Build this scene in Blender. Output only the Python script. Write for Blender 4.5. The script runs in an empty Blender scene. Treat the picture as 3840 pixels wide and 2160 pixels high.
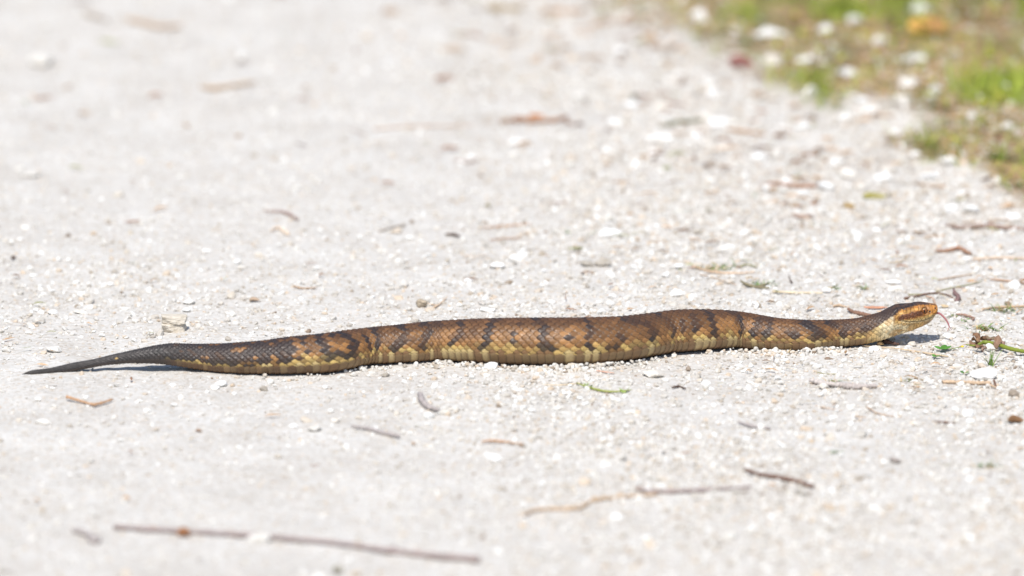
import bpy, math, random
import numpy as np
from mathutils import Vector, noise as mnoise

rng = np.random.default_rng(7)
random.seed(7)
SC = bpy.context.scene
COL = SC.collection

# ------------------------------------------------------------------ camera
D = 8.0                         # metres from camera to the point it looks at
ELEV = math.radians(14.0)
WID = 1.05                      # width of the view at that distance
CE, SE = math.cos(ELEV), math.sin(ELEV)
CAM = np.array([0.0, -D * CE, D * SE])
cam = bpy.data.cameras.new('camera')
cam.sensor_width = 36.0
cam.lens = 36.0 * D / WID
cam.clip_start = 0.1
cam.clip_end = 3000.0
cam.dof.use_dof = True
cam.dof.focus_distance = D - 0.235
cam.dof.aperture_fstop = 3.0
cam.dof.aperture_blades = 0
camo = bpy.data.objects.new('camera', cam)
camo.location = CAM
camo.rotation_euler = (math.pi / 2 - ELEV, 0, 0)
COL.objects.link(camo)
SC.camera = camo

# ------------------------------------------------------------------ light
sun_h = np.array([-0.22, -0.97]); sun_h /= np.linalg.norm(sun_h)
SUN_EL = math.radians(61)
sdir = Vector((sun_h[0] * math.cos(SUN_EL), sun_h[1] * math.cos(SUN_EL), math.sin(SUN_EL)))
world = bpy.data.worlds.new('World')
SC.world = world
world.use_nodes = True
wn = world.node_tree
sky = wn.nodes.new('ShaderNodeTexSky')
sky.sky_type = 'NISHITA'
sky.sun_disc = False
sky.sun_elevation = SUN_EL
sky.sun_rotation = math.atan2(sdir.x, sdir.y)
wn.links.new(sky.outputs[0], wn.nodes['Background'].inputs[0])
wn.nodes['Background'].inputs[1].default_value = 0.13
sl = bpy.data.lights.new('sun', 'SUN')
sl.energy = 4.35
sl.angle = math.radians(0.53)
sl.color = (1.0, 0.965, 0.91)
so = bpy.data.objects.new('sun', sl)
so.rotation_euler = sdir.to_track_quat('Z', 'Y').to_euler()
so.location = (-3, -2, 6)
COL.objects.link(so)
vs = SC.view_settings
vs.view_transform = 'Standard'
vs.look = 'None'
vs.exposure = 0.06
vs.gamma = 1.0
vs.use_curve_mapping = False
SC.cycles.use_denoising = True
SC.cycles.use_adaptive_sampling = False
SC.cycles.max_bounces = 6
SC.cycles.diffuse_bounces = 4

# ------------------------------------------------------------------ helpers
RX = np.array([1.0, 0, 0]); UPV = np.array([0, SE, CE]); FW = np.array([0, CE, -SE])


def rays(px, py):
    px = np.asarray(px, float); py = np.asarray(py, float)
    u = (px - 1920) / 3840 * WID / D
    v = (1080 - py) / 3840 * WID / D
    return FW[None, :] + u[..., None] * RX + v[..., None] * UPV


def ray_z(px, py, z):
    d = rays(np.atleast_1d(px), np.atleast_1d(py))
    t = (np.asarray(z, float) - CAM[2]) / d[:, 2]
    return CAM[None, :] + t[:, None] * d


def ray_y(px, py, y):
    d = rays(np.atleast_1d(px), np.atleast_1d(py))
    t = (np.asarray(y, float) - CAM[1]) / d[:, 1]
    return CAM[None, :] + t[:, None] * d


def to_px(P):
    q = np.asarray(P) - CAM
    dep = q @ FW
    return 1920 + (q @ RX) / dep * D / WID * 3840, 1080 - (q @ UPV) / dep * D / WID * 3840


_tab = np.random.default_rng(3).random((64, 256, 256))


def vn(x, y, seed=0):
    xi = np.floor(x).astype(int); yi = np.floor(y).astype(int)
    fx = x - xi; fy = y - yi
    fx = fx * fx * (3 - 2 * fx); fy = fy * fy * (3 - 2 * fy)
    t = _tab[seed % 64]
    a = t[xi & 255, yi & 255]; b = t[(xi + 1) & 255, yi & 255]
    c = t[xi & 255, (yi + 1) & 255]; d = t[(xi + 1) & 255, (yi + 1) & 255]
    return (a * (1 - fx) + b * fx) * (1 - fy) + (c * (1 - fx) + d * fx) * fy


def fbm(x, y, seed=0, o=4):
    s = 0; a = 1; tot = 0
    for k in range(o):
        s = s + a * vn(x * 2 ** k + 17.3 * k, y * 2 ** k + 5.1 * k, seed + k)
        tot += a; a *= 0.5
    return s / tot


def sstep(a, b, x):
    t = np.clip((x - a) / (b - a), 0, 1)
    return t * t * (3 - 2 * t)


def gravelly(x, y):
    """0 on the packed marl of the left, 1 on loose gravel of the right edge."""
    pt = 0.40 + 0.60 * sstep(.40, .58, fbm(x * 6, y * 3, 14))
    m = pt * sstep(-0.28, 0.22, x + 0.10 * (fbm(x * 4, y * 3, 11) - 0.5) * 2 + 0.06 * y)
    near = 0.45 * np.exp(-((y + 0.12 + 0.18 * x) / 0.20) ** 2)
    return np.clip(m + near * (1 - m) + (fbm(x * 7, y * 4, 12) - 0.55) * 0.5, 0.04, 1)


_vp = [(2120, -130), (2310, -40), (2440, 30), (2580, 100), (2740, 205), (2950, 290), (3050, 340), (3250, 410), (3480, 530), (3700, 590), (3840, 700)]
_vg = ray_z([p[0] for p in _vp], [p[1] for p in _vp], 0.0)
VX = np.concatenate([[-3, -1], _vg[:, 0], [1.0, 2, 5]]); VY = np.concatenate([[16, 5], _vg[:, 1], [0.35, -0.8, -4]])


def grassy(x, y):
    """mask of the weedy verge, top right of the view"""
    yb = np.interp(x, VX, VY)
    e = (fbm(x * 9, y * 5, 21) - 0.5) * 0.62
    return sstep(-0.10, 0.07, y - yb + e)


def H(x, y):
    x = np.asarray(x, float); y = np.asarray(y, float)
    fade = np.exp(-((x / 6) ** 2 + (y / 8) ** 2))
    h = (fbm(x * 3.1, y * 2.3, 1, 3) - 0.5) * 0.010
    h += (fbm(x * 16, y * 12, 5, 3) - 0.5) * 0.0045
    h += grassy(x, y) * 0.006
    return h * (0.3 + 0.7 * fade)


def mat(name):
    m = bpy.data.materials.new(name); m.use_nodes = True
    b = m.node_tree.nodes['Principled BSDF']
    return m, m.node_tree, b


def ramp(nt, stops, fac=None, interp='LINEAR'):
    r = nt.nodes.new('ShaderNodeValToRGB')
    r.color_ramp.interpolation = interp
    els = r.color_ramp.elements
    while len(els) < len(stops):
        els.new(0.5)
    for e, (p, c) in zip(els, stops):
        e.position = p
        e.color = (*c, 1) if len(c) == 3 else c
    if fac is not None:
        nt.links.new(fac, r.inputs[0])
    return r


def noise_node(nt, scale, detail=4, vec=None, rough=0.6):
    n = nt.nodes.new('ShaderNodeTexNoise')
    n.inputs['Scale'].default_value = scale
    n.inputs['Detail'].default_value = detail
    n.inputs['Roughness'].default_value = rough
    if vec is not None:
        nt.links.new(vec, n.inputs['Vector'])
    return n


def mixc(nt, a, b, fac, mode='MIX'):
    m = nt.nodes.new('ShaderNodeMix'); m.data_type = 'RGBA'; m.blend_type = mode
    for sock, v in ((m.inputs[0], fac), (m.inputs[6], a), (m.inputs[7], b)):
        if hasattr(v, 'links'):
            nt.links.new(v, sock)
        else:
            sock.default_value = v if not isinstance(v, tuple) else ((*v, 1) if len(v) == 3 else v)
    return m.outputs[2]


def build(name, V, F, m=None, parent=None, smooth=False, cols=None, attrs=None, link=True):
    """numpy arrays -> ONE mesh object. F: (n,3) or (n,4) int array, or a list of them."""
    me = bpy.data.meshes.new(name)
    V = np.asarray(V, np.float32)
    Fs = F if isinstance(F, list) else [F]
    Fs = [np.asarray(f, np.int32) for f in Fs if len(f)]
    me.vertices.add(len(V)); me.vertices.foreach_set('co', V.ravel())
    nl = sum(f.size for f in Fs); npoly = sum(len(f) for f in Fs)
    me.loops.add(nl); me.polygons.add(npoly)
    me.loops.foreach_set('vertex_index', np.concatenate([f.ravel() for f in Fs]))
    st = []; off = 0
    for f in Fs:
        k = f.shape[1]
        st.append(np.arange(len(f)) * k + off); off += f.size
    me.polygons.foreach_set('loop_start', np.concatenate(st).astype(np.int32))
    me.update(calc_edges=True)
    me.polygons.foreach_set('use_smooth', np.full(npoly, smooth))
    if cols is not None:
        a = me.color_attributes.new('tint', 'FLOAT_COLOR', 'POINT')
        c = np.ones((len(V), 4), np.float32); c[:, :3] = cols
        a.data.foreach_set('color', c.ravel())
    for k, (typ, arr) in (attrs or {}).items():
        a = me.attributes.new(k, typ, 'POINT')
        arr = np.asarray(arr)
        if typ == 'FLOAT_VECTOR':
            a.data.foreach_set('vector', arr.astype(np.float32).ravel())
        elif typ == 'INT':
            a.data.foreach_set('value', arr.astype(np.int32).ravel())
        else:
            a.data.foreach_set('value', arr.astype(np.float32).ravel())
    if m:
        me.materials.append(m)
    me.update()
    o = bpy.data.objects.new(name, me)
    if link:
        COL.objects.link(o)
    if parent:
        o.parent = parent
    return o


def tag(o, label=None, cat=None, group=None, kind=None):
    if label: o['label'] = label
    if cat: o['category'] = cat
    if group: o['group'] = group
    if kind: o['kind'] = kind
    return o


def empty(name, loc, label, cat, group=None):
    o = bpy.data.objects.new(name, None)
    o.location = loc; o.empty_display_size = 0.01
    COL.objects.link(o)
    return tag(o, label, cat, group)


def shift(V, loc):
    return np.asarray(V) - np.asarray(loc)[None, :]


# ------------------------------------------------------------------ materials
def tint_mat(name, rough=0.6, spec=0.4, bump=0.0, bscale=600, var=0.25, sub=0.0, gain=1.0):
    m, nt, b = mat(name)
    a = nt.nodes.new('ShaderNodeAttribute'); a.attribute_name = 'tint'
    tc = nt.nodes.new('ShaderNodeTexCoord')
    n = noise_node(nt, bscale, 4, tc.outputs['Object'])
    r = ramp(nt, [(0.25, (1 - var,) * 3), (0.75, (1 + var * 0.6,) * 3)], n.outputs[0])
    c = mixc(nt, a.outputs[0], r.outputs[0], 1.0, 'MULTIPLY')
    nt.links.new(c, b.inputs['Base Color'])
    b.inputs['Roughness'].default_value = rough
    b.inputs['Specular IOR Level'].default_value = spec
    if bump:
        bp = nt.nodes.new('ShaderNodeBump'); bp.inputs['Strength'].default_value = bump
        bp.inputs['Distance'].default_value = 0.0006
        nt.links.new(n.outputs[0], bp.inputs['Height'])
        nt.links.new(bp.outputs[0], b.inputs['Normal'])
    return m


def rock_mat(name, stops, bump=0.5):
    m, nt, b = mat(name)
    oi = nt.nodes.new('ShaderNodeObjectInfo')
    tc = nt.nodes.new('ShaderNodeTexCoord')
    base = ramp(nt, stops, oi.outputs['Random'], 'LINEAR')
    geo = nt.nodes.new('ShaderNodeNewGeometry')
    n = noise_node(nt, 170, 5, geo.outputs['Position'], 0.65)
    r = ramp(nt, [(0.30, (0.80, 0.76, 0.69)), (0.55, (1.0, 1.0, 1.0)), (0.8, (1.04, 1.04, 1.04))], n.outputs[0])
    c = mixc(nt, base.outputs[0], r.outputs[0], 1.0, 'MULTIPLY')
    nt.links.new(c, b.inputs['Base Color'])
    b.inputs['Roughness'].default_value = 0.85
    b.inputs['Specular IOR Level'].default_value = 0.25
    n2 = noise_node(nt, 900, 4, geo.outputs['Position'], 0.7)
    bp = nt.nodes.new('ShaderNodeBump'); bp.inputs['Strength'].default_value = bump
    bp.inputs['Distance'].default_value = 0.0007
    nt.links.new(n2.outputs[0], bp.inputs['Height'])
    nt.links.new(bp.outputs[0], b.inputs['Normal'])
    return m


M_STONE = rock_mat('chalk_stone', [(0.0, (0.88, 0.875, 0.86)), (0.6, (0.84, 0.825, 0.79)), (0.9, (0.70, 0.655, 0.59)), (1.0, (0.62, 0.57, 0.50))])
M_GRAVEL = rock_mat('gravel_chips', [(0.0, (0.84, 0.835, 0.81)), (0.30, (0.69, 0.665, 0.62)), (0.66, (0.57, 0.54, 0.495)), (0.80, (0.62, 0.56, 0.48)), (0.89, (0.64, 0.52, 0.40)), (0.95, (0.50, 0.475, 0.435)), (0.985, (0.44, 0.38, 0.31)), (1.0, (0.26, 0.19, 0.14))])
M_CREAM = rock_mat('cream_stone', [(0.0, (0.66, 0.60, 0.51)), (1.0, (0.62, 0.56, 0.47))], 0.9)
M_DULL = rock_mat('dull_stone', [(0.0, (0.68, 0.655, 0.61)), (1.0, (0.64, 0.61, 0.565))])
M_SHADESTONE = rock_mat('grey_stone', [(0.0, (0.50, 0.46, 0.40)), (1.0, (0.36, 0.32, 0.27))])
M_PLANT = tint_mat('plant_blade', 0.5, 0.35, 0.0, 300, 0.25)
M_WOOD = tint_mat('dry_wood', 0.8, 0.25, 0.6, 420, 0.38)
M_LEAF = tint_mat('dead_leaf', 0.7, 0.3, 0.4, 260, 0.35)

# ground material
m, nt, b = mat('marl_ground')
M_GROUND = m
geo = nt.nodes.new('ShaderNodeNewGeometry')
pos = geo.outputs['Position']
ga = nt.nodes.new('ShaderNodeAttribute'); ga.attribute_name = 'verge'
gv = nt.nodes.new('ShaderNodeAttribute'); gv.attribute_name = 'loose'
n1 = noise_node(nt, 11, 5, pos)
c1 = ramp(nt, [(0.3, (0.540, 0.508, 0.466)), (0.5, (0.588, 0.562, 0.524)), (0.72, (0.638, 0.616, 0.580))], n1.outputs[0])
vo = nt.nodes.new('ShaderNodeTexVoronoi'); vo.inputs['Scale'].default_value = 330
nt.links.new(pos, vo.inputs['Vector'])
sp = nt.nodes.new('ShaderNodeSeparateColor'); nt.links.new(vo.outputs['Color'], sp.inputs[0])
c2 = ramp(nt, [(0.0, (0.80, 0.76, 0.71)), (0.35, (0.98, 0.98, 0.97)), (0.7, (1, 1, 1)), (0.9, (1.12, 1.12, 1.12)), (1.0, (0.90, 0.80, 0.70))], sp.outputs[0])
cc = mixc(nt, c1.outputs[0], c2.outputs[0], 1.0, 'MULTIPLY')
n3 = noise_node(nt, 46, 6, pos, 0.7)
c3 = ramp(nt, [(0.30, (0.84, 0.76, 0.66)), (0.42, (1, 1, 1))], n3.outputs[0])
cc = mixc(nt, cc, c3.outputs[0], 0.75, 'MULTIPLY')
n4 = noise_node(nt, 30, 5, pos, 0.7)
c4 = ramp(nt, [(0.3, (0.26, 0.17, 0.09)), (0.48, (0.42, 0.31, 0.19)), (0.58, (0.22, 0.24, 0.07)), (0.75, (0.55, 0.47, 0.36))], n4.outputs[0])
cc = mixc(nt, cc, c4.outputs[0], ga.outputs['Fac'])
nt.links.new(cc, b.inputs['Base Color'])
b.inputs['Roughness'].default_value = 0.95
b.inputs['Specular IOR Level'].default_value = 0.15
n5 = noise_node(nt, 420, 5, pos, 0.7)
vb = nt.nodes.new('ShaderNodeTexVoronoi'); vb.inputs['Scale'].default_value = 260
nt.links.new(pos, vb.inputs['Vector'])
ma = nt.nodes.new('ShaderNodeMath'); ma.operation = 'MULTIPLY_ADD'
nt.links.new(vb.outputs['Distance'], ma.inputs[0]); ma.inputs[1].default_value = -0.9
nt.links.new(n5.outputs[0], ma.inputs[2])
bp = nt.nodes.new('ShaderNodeBump'); bp.inputs['Strength'].default_value = 0.55
bp.inputs['Distance'].default_value = 0.0012
nt.links.new(ma.outputs[0], bp.inputs['Height'])
nt.links.new(bp.outputs[0], b.inputs['Normal'])


# ------------------------------------------------------------------ ground: one sheet to the horizon
def axis(lo, hi, step, far, g=1.22):
    core = list(np.arange(lo, hi, step))
    a = []; x = hi; s = step
    while x < far:
        a.append(x); s *= g; x += s
    bneg = []; x = lo; s = step
    while x > -far:
        s *= g; x -= s; bneg.append(x)
    return np.array(bneg[::-1] + core + a)


gx = axis(-0.72, 0.78, 0.0035, 900); gy = axis(-1.25, 1.8, 0.0055, 1500)
GX, GY = np.meshgrid(gx, gy, indexing='ij')
GZ = H(GX, GY) + (fbm(GX * 90, GY * 90, 9, 2) - 0.5) * 0.0022 * np.exp(-(GX ** 2 + (GY / 2) ** 2))
nx, ny = GX.shape
idx = np.arange(nx * ny).reshape(nx, ny)
F = np.stack([idx[:-1, :-1], idx[1:, :-1], idx[1:, 1:], idx[:-1, 1:]], -1).reshape(-1, 4)
vg = grassy(GX, GY)
far_v = sstep(3, 9, np.hypot(GX, GY)) * sstep(0.4, 0.6, fbm(GX * 0.15, GY * 0.15, 30))
gr = build('ground', np.stack([GX, GY, GZ], -1).reshape(-1, 3), F, M_GROUND, smooth=True,
           attrs={'verge': ('FLOAT', np.clip(vg * 0.92, 0, 1).ravel()), 'loose': ('FLOAT', gravelly(GX, GY).ravel())})
tag(gr, 'white packed marl and shell road surface', kind='structure')


# ------------------------------------------------------------------ snake
TOP = [(80,1405),(100,1395),(116,1389),(194,1380),(272,1361),(349,1348),(427,1329),(505,1312),(582,1296),(640,1288),(738,1291),(815,1290),(893,1286),(1000,1277),(1055,1267),(1210,1253),(1327,1236),(1482,1220),(1638,1204),(1793,1196),(1900,1194),(2033,1193),(2188,1193),(2343,1187),(2460,1173),(2538,1162),(2635,1160),(2732,1163),(2800,1173),(2911,1194),(3027,1201),(3143,1200),(3221,1194),(3299,1173),(3335,1156),(3361,1144),(3390,1141),(3415,1140),(3435,1136),(3470,1138),(3500,1140),(3509,1141),(3514,1144)]
BOT = [(80,1408),(100,1406),(136,1404),(233,1398),(311,1385),(388,1370),(485,1361),(582,1362),(660,1370),(738,1383),(815,1394),(932,1399),(1094,1399),(1210,1395),(1249,1390),(1308,1377),(1366,1363),(1521,1356),(1638,1347),(1793,1355),(1900,1360),(1955,1362),(2111,1364),(2227,1360),(2343,1348),(2421,1335),(2499,1320),(2615,1311),(2732,1302),(2775,1300),(2852,1310),(2949,1313),(3027,1313),(3105,1303),(3182,1297),(3221,1294),(3299,1275),(3340,1264),(3376,1254),(3420,1240),(3454,1226),(3478,1215),(3492,1204),(3503,1190),(3514,1170)]
X0, X1 = 80.0, 3513.5
xs = np.linspace(X0, X1, 3434)


def gsm(a, s):
    k = np.arange(-int(3 * s), int(3 * s) + 1); w = np.exp(-(k / s) ** 2 / 2); w /= w.sum()
    p = len(k) // 2
    ap = np.concatenate([2 * a[0] - a[p:0:-1], a, 2 * a[-1] - a[-2:-p - 2:-1]])
    return np.convolve(ap, w, 'valid')


top = np.interp(xs, *zip(*TOP)); bot = np.interp(xs, *zip(*BOT))
wl = sstep(3200, 3330, xs)
tw_ = sstep(900, 600, xs)
t_s = gsm(top, 22) * (1 - tw_) + gsm(top, 10) * tw_; b_s = gsm(bot, 22) * (1 - tw_) + gsm(bot, 10) * tw_
t_f, b_f = gsm(top, 3), gsm(bot, 3)
top = t_s * (1 - wl) + t_f * wl; bot = b_s * (1 - wl) + b_f * wl
hw = np.maximum((bot - top) / 2, 1.5); cy = (top + bot) / 2
MPP = WID / 3840 * (D - 0.22) / D
bb = hw * MPP / CE * 0.985                          # half heights in metres
P = ray_z(xs, cy, bb - 0.001)
for _ in range(4):
    P = ray_z(xs, cy, bb - 0.001 + H(P[:, 0], P[:, 1]))
rest = (xs < 250) | ((xs > 790) & (xs < 3130))
yk = P[:, 1].copy()
xh = np.append(xs[rest], [3230., 3330., 3430., 3514.])
y0 = yk[np.searchsorted(xs, 3129)]
yh = np.append(yk[rest], [y0 + 0.001, y0 + 0.003, y0 + 0.006, y0 + 0.008])
Y = gsm(np.interp(xs, xh, yh), 26)
P = ray_y(xs, cy, Y)
seg = np.linalg.norm(np.diff(P, axis=0), axis=1)
S = np.concatenate([[0], np.cumsum(seg)])
wr = np.interp(xs, [80, 600, 900, 3000, 3221, 3290, 3345, 3390, 3440, 3475, 3500, 3513], [1.0, 1.12, 1.3, 1.25, 1.05, 1.05, 1.12, 1.12, 1.05, 0.95, 0.82, 0.60])
wr = gsm(wr, 8)
hm = hw * MPP
bb = hm / np.sqrt(CE ** 2 + (wr * SE) ** 2)
aa = bb * wr
# head width profile given directly in metres
aw = np.interp(xs, [3221, 3290, 3340, 3375, 3420, 3460, 3490, 3504, 3511, 3514], [0.0140, 0.0145, 0.0170, 0.0180, 0.0160, 0.0125, 0.0100, 0.0088, 0.0076, 0.0062])
aw = gsm(aw, 4)
kh = sstep(3221, 3300, xs)
aa = aa * (1 - kh) + aw * kh
bb = np.where(xs > 3221, np.sqrt(np.maximum(hm ** 2 - (aa * 0.75 * SE) ** 2, (0.6 * hm) ** 2)) / CE, bb)
pitch_px = np.where(xs < 640, 9 + 0.30 * hw, 12 + 0.19 * hw)
pitch_px = gsm(pitch_px, 20)
pitch_px *= 1 - 0.30 * sstep(3200, 3330, xs)
dS = np.gradient(S)
U = np.concatenate([[0], np.cumsum(dS[1:] / (pitch_px[1:] * MPP))])
# samples
du = np.where(xs < 640, 1 / 7.0, 1 / 9.0)
du = np.where(xs > 3290, 1 / 13.0, du)
cum = np.cumsum(np.gradient(U) / du)
NS = int(cum[-1])
ks = np.interp(np.arange(NS + 1), cum, np.arange(len(xs)))
f = lambda arr: np.interp(ks, np.arange(len(xs)), arr)
sx = f(xs); su = f(U); ssp = f(S); sa = f(aa); sb = f(bb)
sp3 = np.stack([f(P[:, k]) for k in range(3)], -1)
T = np.gradient(sp3, axis=0); T[:, 2] = 0
for k in range(2):
    T[:, k] = gsm(T[:, k], 6)
T /= np.linalg.norm(T, axis=1, keepdims=True)
SIDE = np.stack([T[:, 1], -T[:, 0], np.zeros(len(T))], -1)      # towards the camera (-y)
NR = 208
PHV = math.radians(-23)
phi = np.concatenate([np.linspace(-90, -27, 13)[:-1], np.linspace(-27, 90, 93)[:-1]])
phi = np.concatenate([phi, 180 - phi[::-1]])
phi = np.unique(np.concatenate([np.linspace(-90, -23, 16)[:-1], np.linspace(-23, 203, 197)[:-1], np.linspace(203, 270, 16)[:-1]]))
NR = len(phi)
ph = np.radians(phi)
cph, sph = np.cos(ph), np.sin(ph)
PHI, SX = np.meshgrid(ph, sx); SU = np.repeat(su[:, None], NR, 1)
C_, S_ = np.cos(PHI), np.sin(PHI)
# cross-section exponents
headk = sstep(3290, 3380, SX)
nB = 2.0 + 0.5 * (S_ < 0) * (1 - headk)              # flat belly
nT = 2.0 + 0.9 * headk * (S_ > 0)
n = np.where(S_ < 0, nB, nT)
rr = 1.0 / (np.abs(C_) ** n + np.abs(S_) ** n) ** (1 / n)
lx = rr * C_ * sa[:, None]; lz = rr * S_ * sb[:, None]
# jaw: lower half narrows on the head
lx *= 1 - 0.30 * headk * sstep(0.1, -1.0, S_)
POS = sp3[:, None, :] + lx[..., None] * SIDE[:, None, :]
POS[..., 2] += lz
# vertebral ridge softly raised
POS[..., 2] += (0.03 * sb[:, None]) * np.exp(-((PHI - math.pi / 2) / 0.25) ** 2) * (1 - headk)
FOLD = np.clip(np.where(np.cos(PHI) > -2, np.abs(np.arctan2(np.cos(PHI) * 1, 1)) * 0 + PHI, 0), -9, 9)
phm = np.where(PHI > math.pi / 2, math.pi - PHI, PHI)            # mirrored angle, -90..90
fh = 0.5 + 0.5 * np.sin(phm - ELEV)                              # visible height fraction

# ---- scales as shingled geometry
h01 = lambda a, b_, c=0: np.modf(np.abs(np.sin(a * 127.1 + b_ * 311.7 + c * 74.7) * 43758.5453))[0]
NROW = np.where(SX > 650, 23, 15)
NROW = np.where(SX > 3235, 25, NROW)
Wc = (PHI - PHV) / (math.pi - 2 * PHV) * NROW                    # row coordinate
best = np.full(PHI.shape, -9.0); bi = np.zeros(PHI.shape); bj = np.zeros(PHI.shape); bedge = np.zeros(PHI.shape); bdw = np.zeros(PHI.shape); ba = np.zeros(PHI.shape)
j0 = np.floor(Wc)
for dj in (-1, 0, 1, 2):
    j = j0 + dj - 0.0
    off = 0.5 * (np.mod(j, 2))
    i0 = np.floor(SU - off)
    for di in (-1, 0, 1):
        i = i0 + di
        a = -(SU - (i + off)); dw = Wc - j
        jit = (h01(i, j, 5) - 0.5) * 0.05
        e = (np.abs(dw) / 1.0) ** 1.8 + (np.abs(a) / np.where(a > 0, 0.60, 0.75)) ** 2.0 + jit
        hgt = 0.55 * a - 0.55 * np.clip(e, 0, 1) ** 3 + 0.10 * np.exp(-(dw / 0.14) ** 2)
        ok = (e < 1) & (hgt > best)
        best = np.where(ok, hgt, best); bi = np.where(ok, i, bi); bj = np.where(ok, j, bj)
        bedge = np.where(ok, e, bedge); bdw = np.where(ok, dw, bdw); ba = np.where(ok, a, ba)
best = np.where(best < -5, -0.75, best)
bedge = np.where(best <= -0.75, 1, bedge)
vi = np.floor(SU); vf = SU - vi
vtop = 0.10 + 0.62 * np.sqrt(np.clip(np.sin(math.pi * vf), 0, 1))
ventral = (Wc < vtop) | (Wc > NROW - vtop)
vh = 0.35 * (1 - vf) - 0.4 * sstep(0.10, 0.0, vf) - 0.25 * sstep(0.93, 1.0, vf)
best = np.where(ventral, vh - 0.1, best)
vedge = np.maximum(sstep(0.12, 0.0, vf), sstep(0.90, 1.0, vf))
ppx = np.interp(SX, xs, pitch_px) * MPP

# ---- head shields: cells in the side plane
hx = (SX - 3300) / 15.0; hz = (lz / MPP + 0) / 12.0
hy2 = np.where(S_ > 0.6, lx / MPP / 12.0, 0)
cellx = hx + 0.0; cellz = hz * 1.0 + hy2 * 0.8
d1 = np.full(PHI.shape, 9.0); d2 = np.full(PHI.shape, 9.0); cid = np.zeros(PHI.shape)
for ax in (-1, 0, 1):
    for az in (-1, 0, 1):
        ix = np.floor(cellx) + ax; iz = np.floor(cellz) + az
        qx = ix + 0.15 + 0.7 * h01(ix, iz, 1); qz = iz + 0.15 + 0.7 * h01(ix, iz, 2)
        dd = np.hypot(cellx - qx, cellz - qz)
        cidn = h01(ix, iz, 3)
        closer = dd < d1
        d2 = np.where(closer, d1, np.minimum(d2, dd)); cid = np.where(closer, cidn, cid); d1 = np.where(closer, dd, d1)
crack = sstep(0.20, 0.0, d2 - d1)
kp = sstep(3335, 3352, SX)                                       # lattice -> head shields
amp = 0.29 * ppx * np.interp(SX, [80, 400, 3200, 3270, 3340, 3500], [1.0, 1.15, 1.0, 1.25, 1.3, 0.8])
disp_body = best * amp
# pseudo picture coordinates of each head vertex seen square from its side
pyv = np.interp(SX, xs, cy) - (rr * S_ * sb[:, None]) / MPP * CE + np.abs(lx) / MPP * SE


def pl_dist(px, py, pts):
    d = np.full(px.shape, 1e9)
    for (x0, y0_), (x1, y1_) in zip(pts[:-1], pts[1:]):
        vx, vy = x1 - x0, y1_ - y0_
        t = np.clip(((px - x0) * vx + (py - y0_) * vy) / (vx * vx + vy * vy + 1e-9), 0, 1)
        d = np.minimum(d, np.hypot(px - x0 - t * vx, py - y0_ - t * vy))
    return d


MOUTH = [(3372, 1204), (3398, 1207), (3425, 1207), (3450, 1203), (3470, 1198), (3490, 1191), (3503, 1184), (3513, 1181)]
dm = pl_dist(SX, pyv, MOUTH)
topface = sstep(0.75, 0.95, S_)
disp_head = -0.0006 * crack * (1 - 0.3 * topface) + 0.00012 * (cid - 0.5)
lip = (np.abs(C_) > 0.25)
disp_head = disp_head - 0.0007 * np.exp(-(dm / 2.0) ** 2) * lip
# brow ridge above the eye, hollow round the eye, pit before it
EX, EY = 3462.0, 1163.0
disp_head += 0.0010 * np.exp(-((SX - 3458) / 26) ** 2 - ((pyv - 1146) / 5) ** 2)
disp_head -= 0.0016 * np.exp(-(((SX - EX) ** 2 + (pyv - EY) ** 2) / 14 ** 2) ** 2)
disp_head -= 0.0010 * np.exp(-((SX - 3482) ** 2 + (pyv - 1168) ** 2) / 4.0 ** 2)
disp_head -= 0.0010 * np.exp(-((SX - 3504) ** 2 + (pyv - 1155) ** 2) / 3.2 ** 2)
disp_head += 0.0013 * np.exp(-((SX - 3385) / 34) ** 2 - ((pyv - 1185) / 16) ** 2)   # venom gland bulge
DISP = disp_body * (1 - kp) + disp_head * kp
wrk = np.exp(-((SX - 1335) / 45) ** 2) + np.exp(-((SX - 2500) / 60) ** 2) * 0.8
DISP += wrk * 0.00035 * np.sin(SU * 2 * math.pi * 1.0 + 3 * PHI) * sstep(0.75, 0.2, fh)
# normals of the smooth sweep
du_ = np.gradient(POS, axis=0); dv_ = np.roll(POS, -1, 1) - np.roll(POS, 1, 1)
N = np.cross(du_, dv_); N /= (np.linalg.norm(N, axis=2, keepdims=True) + 1e-12)
out = POS - sp3[:, None, :]
sgn = np.sign((N * out).sum(-1, keepdims=True)); sgn[sgn == 0] = 1
N *= sgn
POSD = POS + N * DISP[..., None]

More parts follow.
